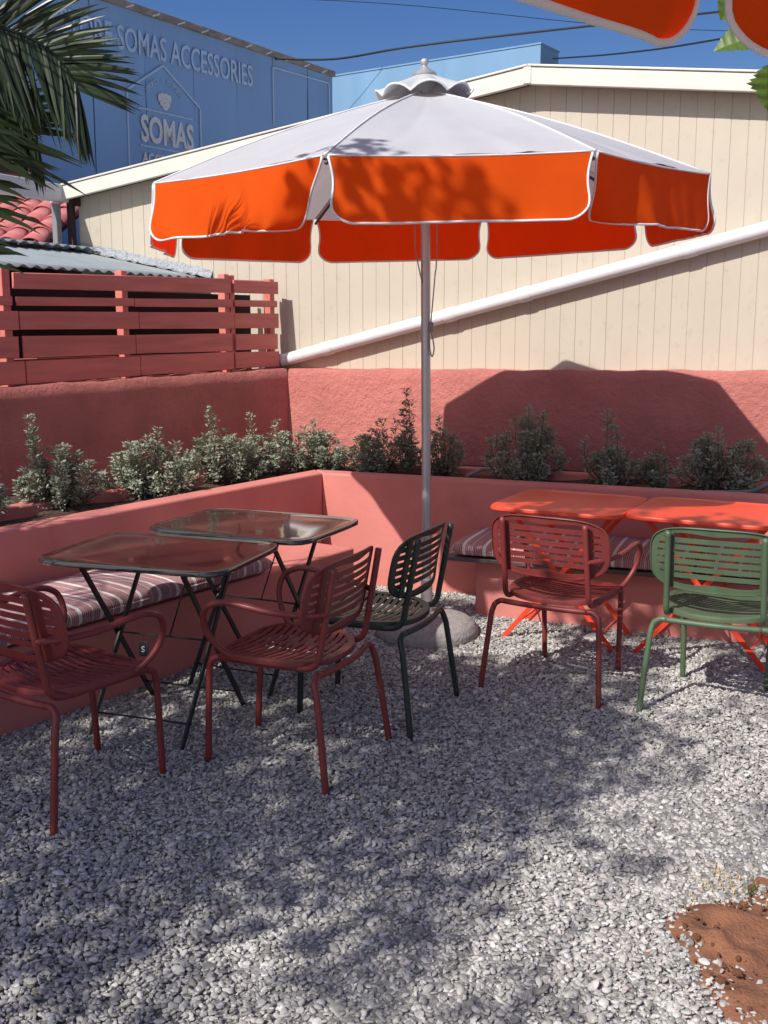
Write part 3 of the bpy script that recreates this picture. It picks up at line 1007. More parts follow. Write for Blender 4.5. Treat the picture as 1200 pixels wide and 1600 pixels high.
# light blue building
lb = empty('light_blue_building', (2.613, 19.0, 0), math.atan2(-0.558, 0.83)); tag(lb, 'light blue parapet wall rising behind the ivory roof', 'building')
o = MB().box((-4.5, 0.35, 3.1), (9.0, 0.70, 6.2)).build('wall', M['lightblue'], lb)
o = MB().bevel_box((-4.5, 0.35, 6.215), (9.03, 0.73, 0.03), 0.004).build('coping', M['lightblue'], lb)

# overhead cables
def cable(pts, r, label):
    o = MB().tube(smooth_path(pts, 10), r, 6).build('power_cable', M['cable'], smooth=True)
    # small wraps make the line look twisted
    tag(o, label, 'cable', 'overhead cables')
cable([(-1.42, 14.85, 5.02), (-0.6, 14.2, 4.87), (0.379, 13.5, 4.853), (2.257, 13, 4.94), (9, 12, 5.4)], 0.013, 'thick black cable sagging above the banner and the parasol top')
cable([(2.86, 19.25, 6.03), (3.5, 16.6, 5.50), (4.24, 14.0, 5.075), (7, 9, 4.6)], 0.013, 'black cable rising over the ivory roof at the right')
cable([(-8, 20, 7.3), (-0.669, 20, 7.15), (5.545, 22, 7.2), (14, 24, 7.6)], 0.006, 'thin faint wire high in the sky')

# ------------------------------------------------------------------ shrubs in the planter
shr = random.Random(21)
def shrub(x, y, width, h, spikes, label, n_stem=34, dens=1.0):
    """grey-green bush: leafy stems fanning out into a loose dome, a few taller shoots"""
    root = empty('shrub', (x, y, 0.65))
    tag(root, label, 'shrub', 'shrubs in the planter')
    leaves = []; stems = MB()
    tips = []
    for k in range(n_stem):
        a = shr.uniform(0, 2 * PI); f = math.sqrt(shr.uniform(0, 1)); rr = f * width / 2
        hh = h * math.sqrt(max(.06, 1 - .86 * f * f)) * shr.uniform(0.74, 1.04)
        tips.append((Vector((math.cos(a) * rr, math.sin(a) * rr * 0.72, hh)), 1.0))
    for sx, sh in spikes:
        tips.append((Vector((sx, shr.uniform(-.04, .04), sh)), 0.7))
    tone = shr.uniform(-.10, .10)
    for tip, sp_ in tips:
        base = Vector((tip.x * .30, tip.y * .30, 0))
        mid = base.lerp(tip, .5) + Vector((tip.x * .20 + shr.uniform(-.02, .02), tip.y * .20, shr.uniform(0, .02)))
        path = smooth_path([base, mid, tip], 5)
        stems.tube(path, [0.0042 * (1 - .8 * i / (len(path) - 1)) for i in range(len(path))], 4, caps=False)
        L = (tip - base).length
        m = int(74 * dens * (0.4 + L / 0.28))
        for q in range(m):
            t = 1 - 0.88 * shr.random() ** 1.25
            i = t * (len(path) - 1); i0 = min(int(i), len(path) - 2)
            p = path[i0].lerp(path[i0 + 1], i - i0)
            tg = (path[i0 + 1] - path[i0]).normalized()
            o_ = rv(); o_ = (o_ - tg * o_.dot(tg)).normalized()
            d = (o_ * shr.uniform(.6, 1.0) + tg * shr.uniform(.2, .9)).normalized()
            ll = shr.uniform(.017, .033) * (0.75 if t > .93 else 1)
            p = p + o_ * shr.uniform(0, .026)
            leaves.append((p, d, (tg + o_ * .3 + rv() * .45), ll, ll * shr.uniform(.38, .55), min(1, max(0, shr.gauss(.45 + tone + .25 * (t - .5), .24)))))
    fo_ = link('foliage', leaf_mesh(leaves, 'foliage', M['shrub_leaf']), root); fo_['kind'] = 'stuff'
    stems.build('stem', M['bark'], root)

shrub(-2.03, 5.13, .46, .30, [], 'leafy grey-green shrub cut by the left edge of the photo')
shrub(-1.70, 5.60, .54, .34, [(-.15, .50), (-.14, .44), (-.12, .38)], 'grey-green shrub with one tall shoot, above the left bench cushion', n_stem=42)
shrub(-1.30, 6.03, .62, .35, [(.02, .39)], 'dense rounded grey-green shrub in the middle of the left planter', n_stem=50)
shrub(-0.98, 6.55, .50, .34, [(-.08, .47), (-.06, .42)], 'taller grey-green shrub with a pointed tip left of the planter corner', n_stem=36)
shrub(-0.76, 6.90, .54, .31, [(-.09, .40), (.06, .35)], 'spreading grey-green shrub next before the planter corner', n_stem=40)
shrub(-0.47, 7.05, .48, .31, [(.0, .34)], 'compact round shrub standing right in the planter corner', n_stem=40)
shrub(-0.05, 6.92, .50, .30, [(.03, .36), (.13, .36)], 'pale sunlit shrub between the corner and the parasol pole', n_stem=36)
shrub(0.14, 6.82, .22, .34, [(.0, .56), (.02, .49), (-.02, .43)], 'narrow tall shoot of leaves just left of the parasol pole', n_stem=12)
shrub(0.37, 6.78, .30, .34, [(-.02, .39)], 'small half shaded shrub just right of the parasol pole', n_stem=22)
shrub(0.88, 6.60, .52, .42, [(.0, .48), (.10, .44)], 'dark shaded bushy shrub on the right of the parasol pole', n_stem=44)
shrub(1.40, 6.43, .46, .26, [(-.06, .46), (-.04, .42), (-.02, .37), (-.20, .30)], 'dark shrub with a leafy central spire behind the red tables', n_stem=30)
shrub(1.62, 6.36, .26, .22, [(.03, .27)], 'low dark tuft of leaves between the two shrubs behind the red tables', n_stem=16)
shrub(1.98, 6.24, .58, .34, [(-.05, .38)], 'broad dark dome shaped shrub at the right end of the planter', n_stem=50)
shrub(2.75, 5.94, .48, .32, [], 'shrub past the right edge of the photo beside the hose')

# irrigation hose
o = MB().tube(smooth_path([(1.85, 6.10, .665), (2.05, 6.05, .672), (2.17, 6.08, .70), (2.30, 6.12, .76), (2.5, 6.1, .80), (2.9, 5.9, .78)], 6), 0.014, 10).build('garden_hose', M['hose'], smooth=True)
tag(o, 'grey hose rising from the planter soil at the right edge', 'hose')
o = MB().tube(smooth_path([(0.52, 6.72, .665), (0.58, 6.70, .70), (0.64, 6.69, .72), (0.70, 6.66, .68)], 5), 0.011, 8).build('irrigation_tube', M['hose'], smooth=True)
tag(o, 'short bent grey tube among the shaded shrubs by the pole', 'tube')

# ------------------------------------------------------------------ parasol
def make_parasol(name, label, rot, flaps=None):
    """origin at the foot of the pole on the ground; vertex k of the rim at angle -(rot + 45 k)"""
    root = empty(name)
    tag(root, label, 'parasol', 'orange and white parasols')
    RIM, ZRIM, ZTOP, RV = 1.345, 2.24, 2.70, 0.06
    C = Vector((-0.03, -0.02, 0))              # the pole leans a little
    def vtx(k):
        a = R(rot + 45 * k)
        return Vector((math.cos(a), -math.sin(a), 0))
    # pole
    o = MB().tube([Vector((0, 0, 0.08)), Vector((-.002, 0, .35)), C * .9 + Vector((0, 0, 2.70))], [0.026, 0.0235, 0.0235], 24).build('pole', M['alu'], root); autosmooth(o, 40)
    o = MB().tube([Vector((0, 0, 0.05)), Vector((-.001, 0, .30))], 0.030, 24).build('pole_sleeve', M['alu'], root); autosmooth(o, 40)
    o = MB().lathe([(0.045, 2.27), (0.05, 2.29), (0.05, 2.33), (0.035, 2.35), (0.03, 2.38)], 20, C * .75).build('runner', M['dark_metal'], root); autosmooth(o, 40)
    o = MB().lathe([(0.045, 2.58), (0.06, 2.60), (0.06, 2.65), (0.03, 2.67)], 20, C * .9).build('hub', M['dark_metal'], root); autosmooth(o, 40)
    for k in range(8):
        d0 = vtx(k); d1 = vtx(k + 1)
        # canopy panel
        mb = MB()
        def fn(u, v, d0=d0, d1=d1):
            rad = RV + (RIM - RV) * v
            p = (d0 * (1 - u) + d1 * u) * rad
            z = ZTOP + (ZRIM - ZTOP) * v + 0.030 * math.sin(PI * v)          # slightly domed ribs
            sag = math.sin(PI * u)
            z -= sag * (0.020 * math.sin(PI * min(1, v * 1.1)) + 0.006 * v)
            z += 0.004 * math.sin(9 * u + 4 * v + k) * sag * v + 0.003 * math.sin(23 * u + 3 * v) * sag * v ** 3
            z -= 0.007 * v * sag * max(0, 1 - abs(u - (.55 + .18 * math.sin(2.1 * k)) - .25 * (v - .6)) * 16) - 0.005 * v * v * sag * max(0, 1 - abs(u - (.30 + .1 * math.cos(1.7 * k)) + .35 * (v - .9)) * 20)
            p = p * (1 + 0.004 * sag * v)
            return C + p + Vector((0, 0, z))
        mb.grid(fn, 48, 20)
        mb.build('canopy_panel', M['canopy'], root, smooth=True)
        # seam over the rib
        pts = [C + d0 * (RV + (RIM - RV) * v / 10) + Vector((0, 0, ZTOP + (ZRIM - ZTOP) * v / 10 + .030 * math.sin(PI * v / 10) + .003)) for v in range(11)]
        MB().tube(pts, 0.0042, 6).build('seam', M['piping'], root, smooth=True)
        # rib and strut
        pts = [C + d0 * (0.05 + (RIM - .06) * v / 6) + Vector((0, 0, ZTOP - .005 + (ZRIM - ZTOP) * v / 6 + .028 * math.sin(PI * v / 6) - .022)) for v in range(7)]
        MB().tube(pts, 0.008, 6).build('rib', M['dark_metal'], root, smooth=True)
        q = C + d0 * 0.72 + Vector((0, 0, ZTOP + (ZRIM - ZTOP) * .46))
        MB().tube([C * .75 + d0 * .05 + Vector((0, 0, 2.31)), q], 0.007, 6).build('strut', M['dark_metal'], root, smooth=True)
        # valance flap: hangs from the rim edge, rounded lower corners, white tape round it
        a_, b_ = d0 * RIM, d1 * RIM
        edge = (b_ - a_); L = edge.length; e = edge.normalized()
        nrm = Vector((e.y, -e.x, 0))
        if nrm.dot(a_ + b_) < 0: nrm = -nrm
        cfg = (flaps or {}).get(k, {})
        Hh = cfg.get('h', 0.250); rc = cfg.get('rc', 0.085)
        f_out = cfg.get('out', 0.05); f_l = cfg.get('left', 0.0); f_r = cfg.get('right', 0.0)
        wav = cfg.get('wave', 0.010); pleat = cfg.get('pleat', 0.0); up = cfg.get('lift', 0.0)
        ph = k * 1.7
        def fpt(x, t):      # x in [-1,1] across, t in [0,1] down
            hw = L / 2 * 0.978 - 0.018 * math.sin(PI * min(t * 1.25, 1))
            yb = t * Hh
            if yb > Hh - rc:
                s_ = (yb - (Hh - rc)) / rc
                hw -= rc * (1 - math.sqrt(max(0, 1 - s_ * s_)))
            lx = x * hw * (1 - cfg.get('tuck', 0) * max(0, x) ** 2 * math.sin(PI / 2 * t) ** 1.5 - cfg.get('tuckl', 0) * max(0, -x) ** 2 * math.sin(PI / 2 * t) ** 1.5)
            out = f_out * t + wav * t * math.sin(5.5 * x + ph) + 0.5 * wav * t * math.sin(11 * x + 2 * ph)
            sl = max(0, -x); sr = max(0, x)
            out += f_l * sl ** 2 * t + f_r * sr ** 2 * t
            if pleat:
                out += pleat * math.sin(22 * x + 4 * t + 2 * t * x) * max(0, min(1, (x - cfg.get('p0', 0.0)) * 3)) * max(0, min(1, (cfg.get('p1', 9) - x) * 3)) * (0.1 + t) ** 1.3
            drop = yb * (1 - up * (1 - abs(x) * .0))
            p = C + (a_ + b_) / 2 + e * (lx + cfg.get('shift', 0) * t) + nrm * (0.004 + out) + Vector((0, 0, ZRIM - 0.004 - drop * math.sqrt(max(.2, 1 - (out / Hh) ** 2 * .5))))
            p.z -= 0.010 * math.sin(PI * (x + 1) / 2) * (1 - t)
            return p
        mb = MB(); mb.grid(lambda u, v: fpt(2 * u - 1, math.sin(v * PI / 2)), 60, 18)
        fo = mb.build('flap', M['orange'], root, smooth=True)
        bp = [fpt(-1, math.sin(PI / 2 * t / 18)) for t in range(19)] + [fpt(-1 + 2 * i / 60, 1) for i in range(1, 60)] + [fpt(1, math.sin(PI / 2 * (1 - t / 18))) for t in range(19)]
        MB().tube(bp, 0.0052, 6).build('piping', M['piping'], fo, smooth=True)
        tp = [fpt(-1 + 2 * i / 20, 0) + Vector((0, 0, .004)) for i in range(21)]
        MB().tube(tp, 0.0035, 6).build('piping', M['piping'], fo, smooth=True)
    # vent cap: eight arched lobes open underneath
    mb = MB()
    nseg = 96
    def vf(u, v):
        a = 2 * PI * u
        ph = (math.degrees(a) - rot) / 45.0
        lob = abs(math.sin(PI * ph))
        rad = 0.05 + (0.225 - 0.05) * v
        ap = math.cos(PI / 8) / math.cos(((math.degrees(a) - rot) % 45 - 22.5) * PI / 180)
        z = 2.785 - 0.112 * v ** 1.05 + 0.044 * lob ** 0.7 * v ** 1.3
        d = Vector((math.cos(a), -math.sin(a), 0))
        return C + d * rad * (1 + .05 * lob * v) + Vector((0, 0, z))
    mb.grid(vf, nseg, 8, closed_u=True)
    o = mb.build('vent_cap', M['canopy'], root, smooth=True)
    so = o.modifiers.new('solid', 'SOLIDIFY'); so.thickness = 0.003
    MB().tube([vf(i / nseg, 1) for i in range(nseg + 1)], 0.005, 6).build('piping', M['piping'], o, smooth=True)
    o = MB().lathe([(0.05, 2.69), (0.05, 2.76), (0.045, 2.782)], 20, C).build('top_collar', M['steel_plate'], root); autosmooth(o, 40)
    o = MB().lathe([(0.058, 2.783), (0.060, 2.792), (0.048, 2.803), (0.026, 2.815), (0.014, 2.826), (0.011, 2.832), (0.018, 2.838), (0.0215, 2.848), (0.018, 2.858), (0.008, 2.864)], 20, C).build('finial', M['pvc_grey'], root); autosmooth(o, 40)
    o.data.materials[0] = M['steel_plate']
    # cords hanging by the pole
    for pts in ([(-.075, -.03, 2.45), (-.072, -.03, 2.02), (-.058, -.03, 1.92), (-.036, -.03, 1.82)],
                [(.035, -.03, 2.45), (.035, -.03, 1.95), (.028, -.03, 1.85), (.010, -.03, 1.63), (.006, -.035, 1.60), (.020, -.035, 1.54), (.026, -.035, 1.49), (.016, -.035, 1.455), (.004, -.035, 1.50), (.002, -.033, 1.58), (.012, -.033, 1.63)]):
        MB().tube(smooth_path([Vector(p) for p in pts], 6), 0.0035, 6).build('cord', M['rope'], root, smooth=True)
    MB().bevel_box((.012, -.024, 1.60), (.02, .02, .05), .003).build('cleat', M['pvc_grey'], root)
    # the canopy sits a little higher on its right
    for o_ in root.children_recursive:
        if o_.type == 'MESH' and o_.name.split('.')[0] not in ('pole', 'pole_sleeve', 'cord', 'cleat'):
            for v_ in o_.data.vertices: v_.co.z += 0.026 * (v_.co.x - C.x) + 0.010
    return root

# vertex order: 0 front left, 1 ... going round; see rim angles 16.2 + 45 k, measured from +X towards the camera
flapcfg = {
    0: dict(out=0.025, left=-0.03, right=-0.15, wave=0.011, tuck=0.30, pleat=0.003, p0=-0.8, p1=0.9),   # right front
    1: dict(out=0.02, wave=0.007, rc=0.10),                 # front, facing the camera
    2: dict(out=0.055, pleat=0.012, p0=-0.75, p1=0.25, wave=0.014, left=-0.13, tuckl=0.29, rc=0.11),        # left front
    3: dict(out=0.03), 4: dict(out=0.02, rc=0.11, wave=.005), 5: dict(out=0.02, rc=.10), 6: dict(out=0.02, wave=.013), 7: dict(out=0.05, pleat=.006, p0=-.5),
}
par = make_parasol('parasol', 'white parasol with orange scalloped flaps standing in the bench corner', 18.0, flapcfg)
par.location = (0.225, 5.49, 0)
par2 = copy_tree(par)
par2['label'] = 'overhead parasol of which two red-orange flaps show at the top right'
par2.location = (1.045, 0.335, -0.003)
par2.rotation_euler = (0, 0, R(-2))

# round concrete base
def base_stone():
    mb = MB()
    prof = [(0.02, 0.130), (0.10, 0.129), (0.17, 0.124), (0.215, 0.113), (0.248, 0.092), (0.266, 0.062), (0.268, 0.035), (0.258, 0.01), (0.245, -0.02)]
    def fn(u, v):
        k = v * (len(prof) - 1); i = min(int(k), len(prof) - 2); t = k - i
        r = prof[i][0] * (1 - t) + prof[i + 1][0] * t; z = prof[i][1] * (1 - t) + prof[i + 1][1] * t
        a = 2 * PI * u
        r *= 1 + .012 * math.sin(3 * a + 1) + .008 * math.sin(5 * a)
        return (r * math.cos(a), r * math.sin(a), z + .003 * math.sin(2 * a))
    mb.grid(fn, 48, 32, closed_u=True)
    mb.f.append(tuple(range(48)))
    return mb
bs = empty('concrete_weight', (0.225, 5.45, -0.012)); tag(bs, 'round grey concrete weight holding the parasol pole', 'parasol base')
o = base_stone().build('weight', M['concrete'], bs, smooth=True)
o = MB().prism([(-.07, -.06), (.08, -.065), (.085, .06), (-.065, .065)], 0.127, 0.137).build('foot_plate', M['steel_plate'], bs)

# ------------------------------------------------------------------ tables
def make_table(name, LX, LY, top_mat, leg_mat):
    """long axis local x; origin on the ground under the centre"""
    H = 0.72
    root = empty(name)
    def outline(k, inset):
        n = 72; pts = []
        a = LX / 2 - inset; b = LY / 2 - inset; p = 8.5
        for i in range(n):
            t = 2 * PI * i / n
            c, s = math.cos(t), math.sin(t)
            r = (abs(c / a) ** p + abs(s / b) ** p) ** (-1 / p)
            pts.append((r * c, r * s))
        return pts
    rings = [(0.10, H - 0.001), (0.035, H - 0.002), (0.018, H - 0.001), (0.010, H + 0.0015), (0.004, H + 0.001), (0.0, H - 0.005), (0.0, H - 0.016), (0.005, H - 0.021), (0.012, H - 0.020), (0.016, H - 0.010), (0.06, H - 0.008)]
    mb = MB()
    n = 72
    vs = []
    for ins, z in rings: vs += [(x, y, z) for x, y in outline(0, ins)]
    fs = [tuple(range(n))]
    for r in range(len(rings) - 1):
        for i in range(n):
            j = (i + 1) % n
            fs.append((r * n + i, (r + 1) * n + i, (r + 1) * n + j, r * n + j))
    fs.append(tuple((len(rings) - 1) * n + i for i in range(n))[::-1])
    mb.add(vs, fs)
    o = mb.build('tabletop', top_mat, root); autosmooth(o, 40)
    xs = LX * 0.27; ty = LY / 2 - 0.055; fy = LY / 2 - 0.045
    for sx in (-1, 1):
        for sy, off in ((-1, 0.0), (1, -0.014 * sx)):
            a = Vector((sx * xs + off, sy * ty, H - 0.009)); b = Vector((sx * xs + off, -sy * fy, 0.0))
            d = (b - a).normalized(); X = Vector((1, 0, 0)); Y = d.cross(X).normalized()
            bar = MB().bevel_box((a + b) / 2, (0.011, 0.024, (b - a).length), 0.002, (X, Y, d)).build('leg', leg_mat, root)
    # pivot rod, foot rods, top rods, stay
    MB().tube([(-xs - .01, 0.003, 0.362), (xs + .01, 0.003, 0.362)], 0.0042, 8).build('cross_rod', leg_mat, root, smooth=True)
    for sy in (-1, 1):
        t = 0.085 / H
        yy = -sy * fy + (sy * ty + sy * fy) * t
        MB().tube([(-xs, yy, 0.085), (xs, yy, 0.085)], 0.0042, 8).build('cross_rod', leg_mat, root, smooth=True)
        MB().tube([(-xs, sy * ty, H - 0.02), (xs, sy * ty, H - 0.02)], 0.005, 8).build('cross_rod', leg_mat, root, smooth=True)
    MB().tube([(xs * .35, ty * .55, H - 0.012), (xs * .1, 0.0, 0.365)], 0.0032, 6).build('stay', leg_mat, root, smooth=True)
    return root

t1 = make_table('bistro_table', 0.82, 0.61, M['black_top'], M['black_leg'])
tag(t1, 'glossy black folding table nearest the camera, behind the first armchair', 'table', 'black bistro tables')
t1.location = (-0.893, 4.23, 0); t1.rotation_euler = (0, 0, R(-18.5))
t2 = copy_tree(t1)
t2['label'] = 'second glossy black folding table, nearer the planter corner and sunlit at one end'
t2.location = (-0.585, 4.815, 0.004); t2.rotation_euler = (0, 0, R(-24.5))
t3 = make_table('bistro_table', 0.66, 0.68, M['red'], M['red'])
tag(t3, 'poppy red folding table behind the maroon armchair, in full parasol shade', 'table', 'red bistro tables')
t3.location = (0.955, 5.43, 0); t3.rotation_euler = (0, 0, R(63))
t4 = copy_tree(t3)
t4['label'] = 'poppy red folding table behind the sage green chair, partly in sun'
t4['group'] = 'red bistro tables'
t4.location = (1.60, 5.16, 0.0); t4.rotation_euler = (0, 0, R(62)); t4.scale = (1.0, 1.06, 1.0)

# small dark tag hanging from the rod of the first table
tg = empty('hanging_tag', (-0.99, 4.27, 0.36)); tag(tg, 'small dark tag with a pale S hanging under the front black table', 'tag')
tgp = empty('x') if False else None
o = MB().bevel_box((0, -0.004, -0.062), (0.040, 0.004, 0.062), 0.001).build('card', M['tag'], tg)
o = MB().tube([(0, 0, 0.0), (0.001, -.003, -.034)], 0.0012, 5).build('string', M['tag'], tg)
o = text('S', 0.036, -0.010, -0.074, M['tag_print'], name='lettering', parent=tg, y=-0.0085)

# ------------------------------------------------------------------ chairs
def seat_halfwidth(y):
    # plan outline of the seat: straight-ish sides, round back
    y0, y1 = -0.215, 0.235
    t = (y - (y0 + y1) / 2) / ((y1 - y0) / 2)
    p = 3.2 if t > 0 else 2.4
    return 0.236 * max(0.0, 1 - abs(t) ** p) ** (1 / p)
def seat_z(x, y):
    return 0.452 - 0.014 * (1 - min(1, (x / .23) ** 2)) * (1 - min(1, ((y + .03) / .24) ** 2)) - 0.02 * max(0, (y - .16) / .08) ** 2 * .6 + 0.004 * (x / .2) ** 2

TR = 0.0125
def make_chair(name, arms, mat):
    root = empty(name)
    # front legs, seat rails, back posts (one bent tube per side, cut at the bends into its parts)
    for s in (-1, 1):
        leg = smooth_path([(s * .183, .272, 0), (s * .186, .262, .20), (s * .190, .252, .36)], 4) + smooth_path([(s * .190, .250, .375), (s * .191, .238, .408), (s * .192, .205, .424)], 4)
        MB().tube(leg, [TR * .92] + [TR] * (len(leg) - 1), 12).build('leg', mat, root, smooth=True)
        MB().tube([(s * .192, .205, .424), (s * .196, .04, .424), (s * .194, -.115, .424)], TR, 12).build('seat_rail', mat, root, smooth=True)
        post = smooth_path([(s * .194, -.115, .424), (s * .193, -.165, .430), (s * .192, -.198, .458), (s * .191, -.212, .52), (s * .189, -.238, .66), (s * .187, -.262, .795)], 5)
        MB().tube(post, TR, 12).build('back_post', mat, root, smooth=True)
        rl = smooth_path([(s * .275, -.268, 0), (s * .262, -.245, .18), (s * .249, -.222, .345)], 4) + smooth_path([(s * .247, -.218, .36), (s * .238, -.208, .392), (s * .212, -.206, .410), (s * .19, -.208, .4105)], 4)
        MB().tube(rl, [TR * .92] + [TR] * (len(rl) - 1), 12).build('leg', mat, root, smooth=True)
        for (fx, fy) in ((s * .183, .272), (s * .275, -.268)):
            MB().tube([(fx, fy, -.003), (fx, fy, .004)], .0135, 12).build('foot_cap', M['tag'], root)
        if arms:
            ap = smooth_path([(s * .190, -.236, .632), (s * .238, -.175, .632), (s * .278, -.06, .642), (s * .293, .06, .660), (s * .294, .135, .660), (s * .288, .195, .632), (s * .276, .215, .575), (s * .258, .200, .515), (s * .232, .160, .462), (s * .206, .115, .432)], 5)
            MB().tube(ap, .0115, 12).build('armrest', mat, root, smooth=True)
    bar = smooth_path([(-.19, -.208, .4105), (-.10, -.224, .412), (0, -.232, .413), (.10, -.224, .412), (.19, -.208, .4105)], 4)
    MB().tube(bar, TR, 12).build('crossbar', mat, root, smooth=True)
    MB().tube([(-.19, .19, .416), (.19, .19, .416)], .009, 10).build('crossbar', mat, root, smooth=True)
    # seat: pressed sheet, rim ring with slats set inside it
    mb = MB()
    N = 72
    def ring(f, dz):
        pts = []
        for i in range(N):
            t = 2 * PI * i / N
            # walk the outline by angle
            c, s_ = math.cos(t), math.sin(t)
            lo, hi = 0.0, 0.4
            for _ in range(22):
                m = (lo + hi) / 2
                x, y = m * c, .01 + m * s_
                inside = -0.215 < y < 0.235 and abs(x) < seat_halfwidth(y)
                lo, hi = (m, hi) if inside else (lo, m)
            r_ = lo - f
            x, y = r_ * c, .01 + r_ * s_
            pts.append((x, y, seat_z(x, y) + dz))
        return pts
    rs = [ring(.030, 0), ring(.008, 0), ring(.002, -.002), ring(0, -.008), ring(0, -.022), ring(.004, -.022), ring(.006, -.008), ring(.030, -.004)]
    vs = [p for r_ in rs for p in r_]
    fs = []
    for k in range(len(rs)):
        k2 = (k + 1) % len(rs)
        for i in range(N):
            j = (i + 1) % N
            fs.append((k * N + i, k * N + j, k2 * N + j, k2 * N + i)[::-1])
    mb.add(vs, fs)
    seat = mb.build('seat', mat, root); autosmooth(seat, 45)
    ny = 14
    for k in range(ny):
        y = -.178 + k * (.206 + .178) / (ny - 1)
        hw = seat_halfwidth(y * .97) - .022
        if hw < .05: continue
        mb = MB(); w_ = .0195; th = .0035
        nx = 14
        def top(u, v, y=y, hw=hw):
            x = (2 * u - 1) * hw
            yy = y + (v - .5) * w_ + 0.022 * (1 - (x / .23) ** 2) * (-1) + 0.016
            return (x, yy, seat_z(x, yy) - .0015)
        mb.grid(top, nx, 1)
        mb.grid(lambda u, v: (lambda p: (p[0], p[1], p[2] - th))(top(u, 1 - v)), nx, 1)
        n1 = nx + 1
        for i in range(nx):
            mb.f.append((i, 2 * n1 + n1 + i, 2 * n1 + n1 + i + 1, i + 1))
            mb.f.append((n1 + i, n1 + i + 1, 2 * n1 + i + 1, 2 * n1 + i))
        mb.build('slat', mat, seat)
    mb = MB().grid(lambda u, v: ((u - .5) * .026, -.19 + v * .40, seat_z(0, -.19 + v * .40) - .0062), 1, 10)
    o = mb.build('spine', mat, seat); so = o.modifiers.new('solid', 'SOLIDIFY'); so.thickness = .003
    # backrest: curved sheet on the front of the posts
    zb, zt, hwB = .535, .805, .272
    def by(x, z):       # surface depth
        return -.205 - (z - .52) * .185 + .062 * (x / .27) ** 2
    def outline(inset):
        pts = []
        n = 80
        cz = (zb + zt) / 2; hh = (zt - zb) / 2
        for i in range(n):
            t = 2 * PI * i / n
            c, s_ = math.cos(t), math.sin(t)
            p = 4.0 if s_ > 0 else 3.2
            a, b = hwB, hh
            r_ = (abs(c / a) ** p + abs(s_ / b) ** p) ** (-1 / p)
            x, z = r_ * c, r_ * s_
            # inset along the radius but roughly even in both directions
            x -= inset * (c if abs(c) > .3 else c); z -= inset * s_
            z += .012 * (1 - (x / hwB) ** 2) * (1 if s_ > 0 else .4)
            pts.append((x, cz + z))
        return pts
    mb = MB()
    rg = [(.034, 0), (.004, 0), (0, -.003), (0, -.010), (.004, -.012), (.006, -.005), (.034, -.0045)]
    n = 80; vs = []
    for ins, dy in rg:
        vs += [(x, by(x, z) + dy, z) for x, z in outline(ins)]
    fs = []
    for k in range(len(rg)):
        k2 = (k + 1) % len(rg)
        for i in range(n):
            j = (i + 1) % n
            fs.append((k * n + i, k * n + j, k2 * n + j, k2 * n + i))
    mb.add(vs, fs)
    back = mb.build('backrest', mat, root); autosmooth(back, 45)
    for s in (-1, 1):       # solid bands where the posts are fixed
        mb = MB().grid(lambda u, v: (s * .187 + (u - .5) * .034, by(s * .187 + (u - .5) * .034, zb + .02 + v * (zt - zb - .04)) - .0058, zb + .02 + v * (zt - zb - .04)), 2, 6)
        o = mb.build('band', mat, back); so = o.modifiers.new('solid', 'SOLIDIFY'); so.thickness = .003
    inner = outline(.030)
    nz = 6
    pitch = (zt - zb - .058) / (nz + 1)
    for k in range(nz):
        z = zb + .038 + pitch * (k + .80)
        # half width of the opening at this height
        cz = (zb + zt) / 2; hh = (zt - zb) / 2
        tz = (z - cz) / hh; p = 4.0 if tz > 0 else 3.2
        hw = hwB * max(0, 1 - abs(tz) ** p) ** (1 / p) - .020
        mb = MB(); nx = 18; w_ = pitch - .0095
        def fr(u, v, z=z, hw=hw, w_=w_):
            x = (2 * u - 1) * hw
            zz = z + (v - .5) * w_ + .010 * (1 - (x / hwB) ** 2)
            return (x, by(x, zz) - .001, zz)
        mb.grid(fr, nx, 1)
        mb.grid(lambda u, v: (lambda p_: (p_[0], p_[1] - .0035, p_[2]))(fr(u, 1 - v)), nx, 1)
        n1 = nx + 1
        for i in range(nx):
            mb.f.append((i, 2 * n1 + n1 + i, 2 * n1 + n1 + i + 1, i + 1))
            mb.f.append((n1 + i, n1 + i + 1, 2 * n1 + i + 1, 2 * n1 + i))
        mb.build('slat', mat, back)
    return root


def put(o, c, f, z=-0.003):
    o.location = (c[0], c[1], z)
    o.rotation_euler = (0, 0, math.atan2(f[1], f[0]) - PI / 2)

c1 = make_chair('armchair', True, M['maroon'])
tag(c1, 'maroon slatted metal armchair cut by the left edge of the photo', 'chair', 'maroon armchairs')
put(c1, (-1.112, 3.575), (.60, .80))
c2 = copy_tree(c1); put(c2, (-0.335, 3.864), (-.915, .403))
c2['label'] = 'maroon slatted metal armchair seen from behind in front of the black tables'
c4 = copy_tree(c1); put(c4, (0.805, 4.709), (.502, .864))
c4['label'] = 'maroon slatted metal armchair facing the first red table'
c3 = make_chair('chair', False, M['dark_green'])
tag(c3, 'dark green armless slatted chair beside the parasol base', 'chair', 'green armless chairs')
put(c3, (-0.033, 4.373), (-.919, .394))
c5 = copy_tree(c3); recolor(c5, M['dark_green'], M['green']); put(c5, (1.430, 4.430), (.42, .907))
c5['label'] = 'sage green armless slatted chair at the right edge, facing a red table'

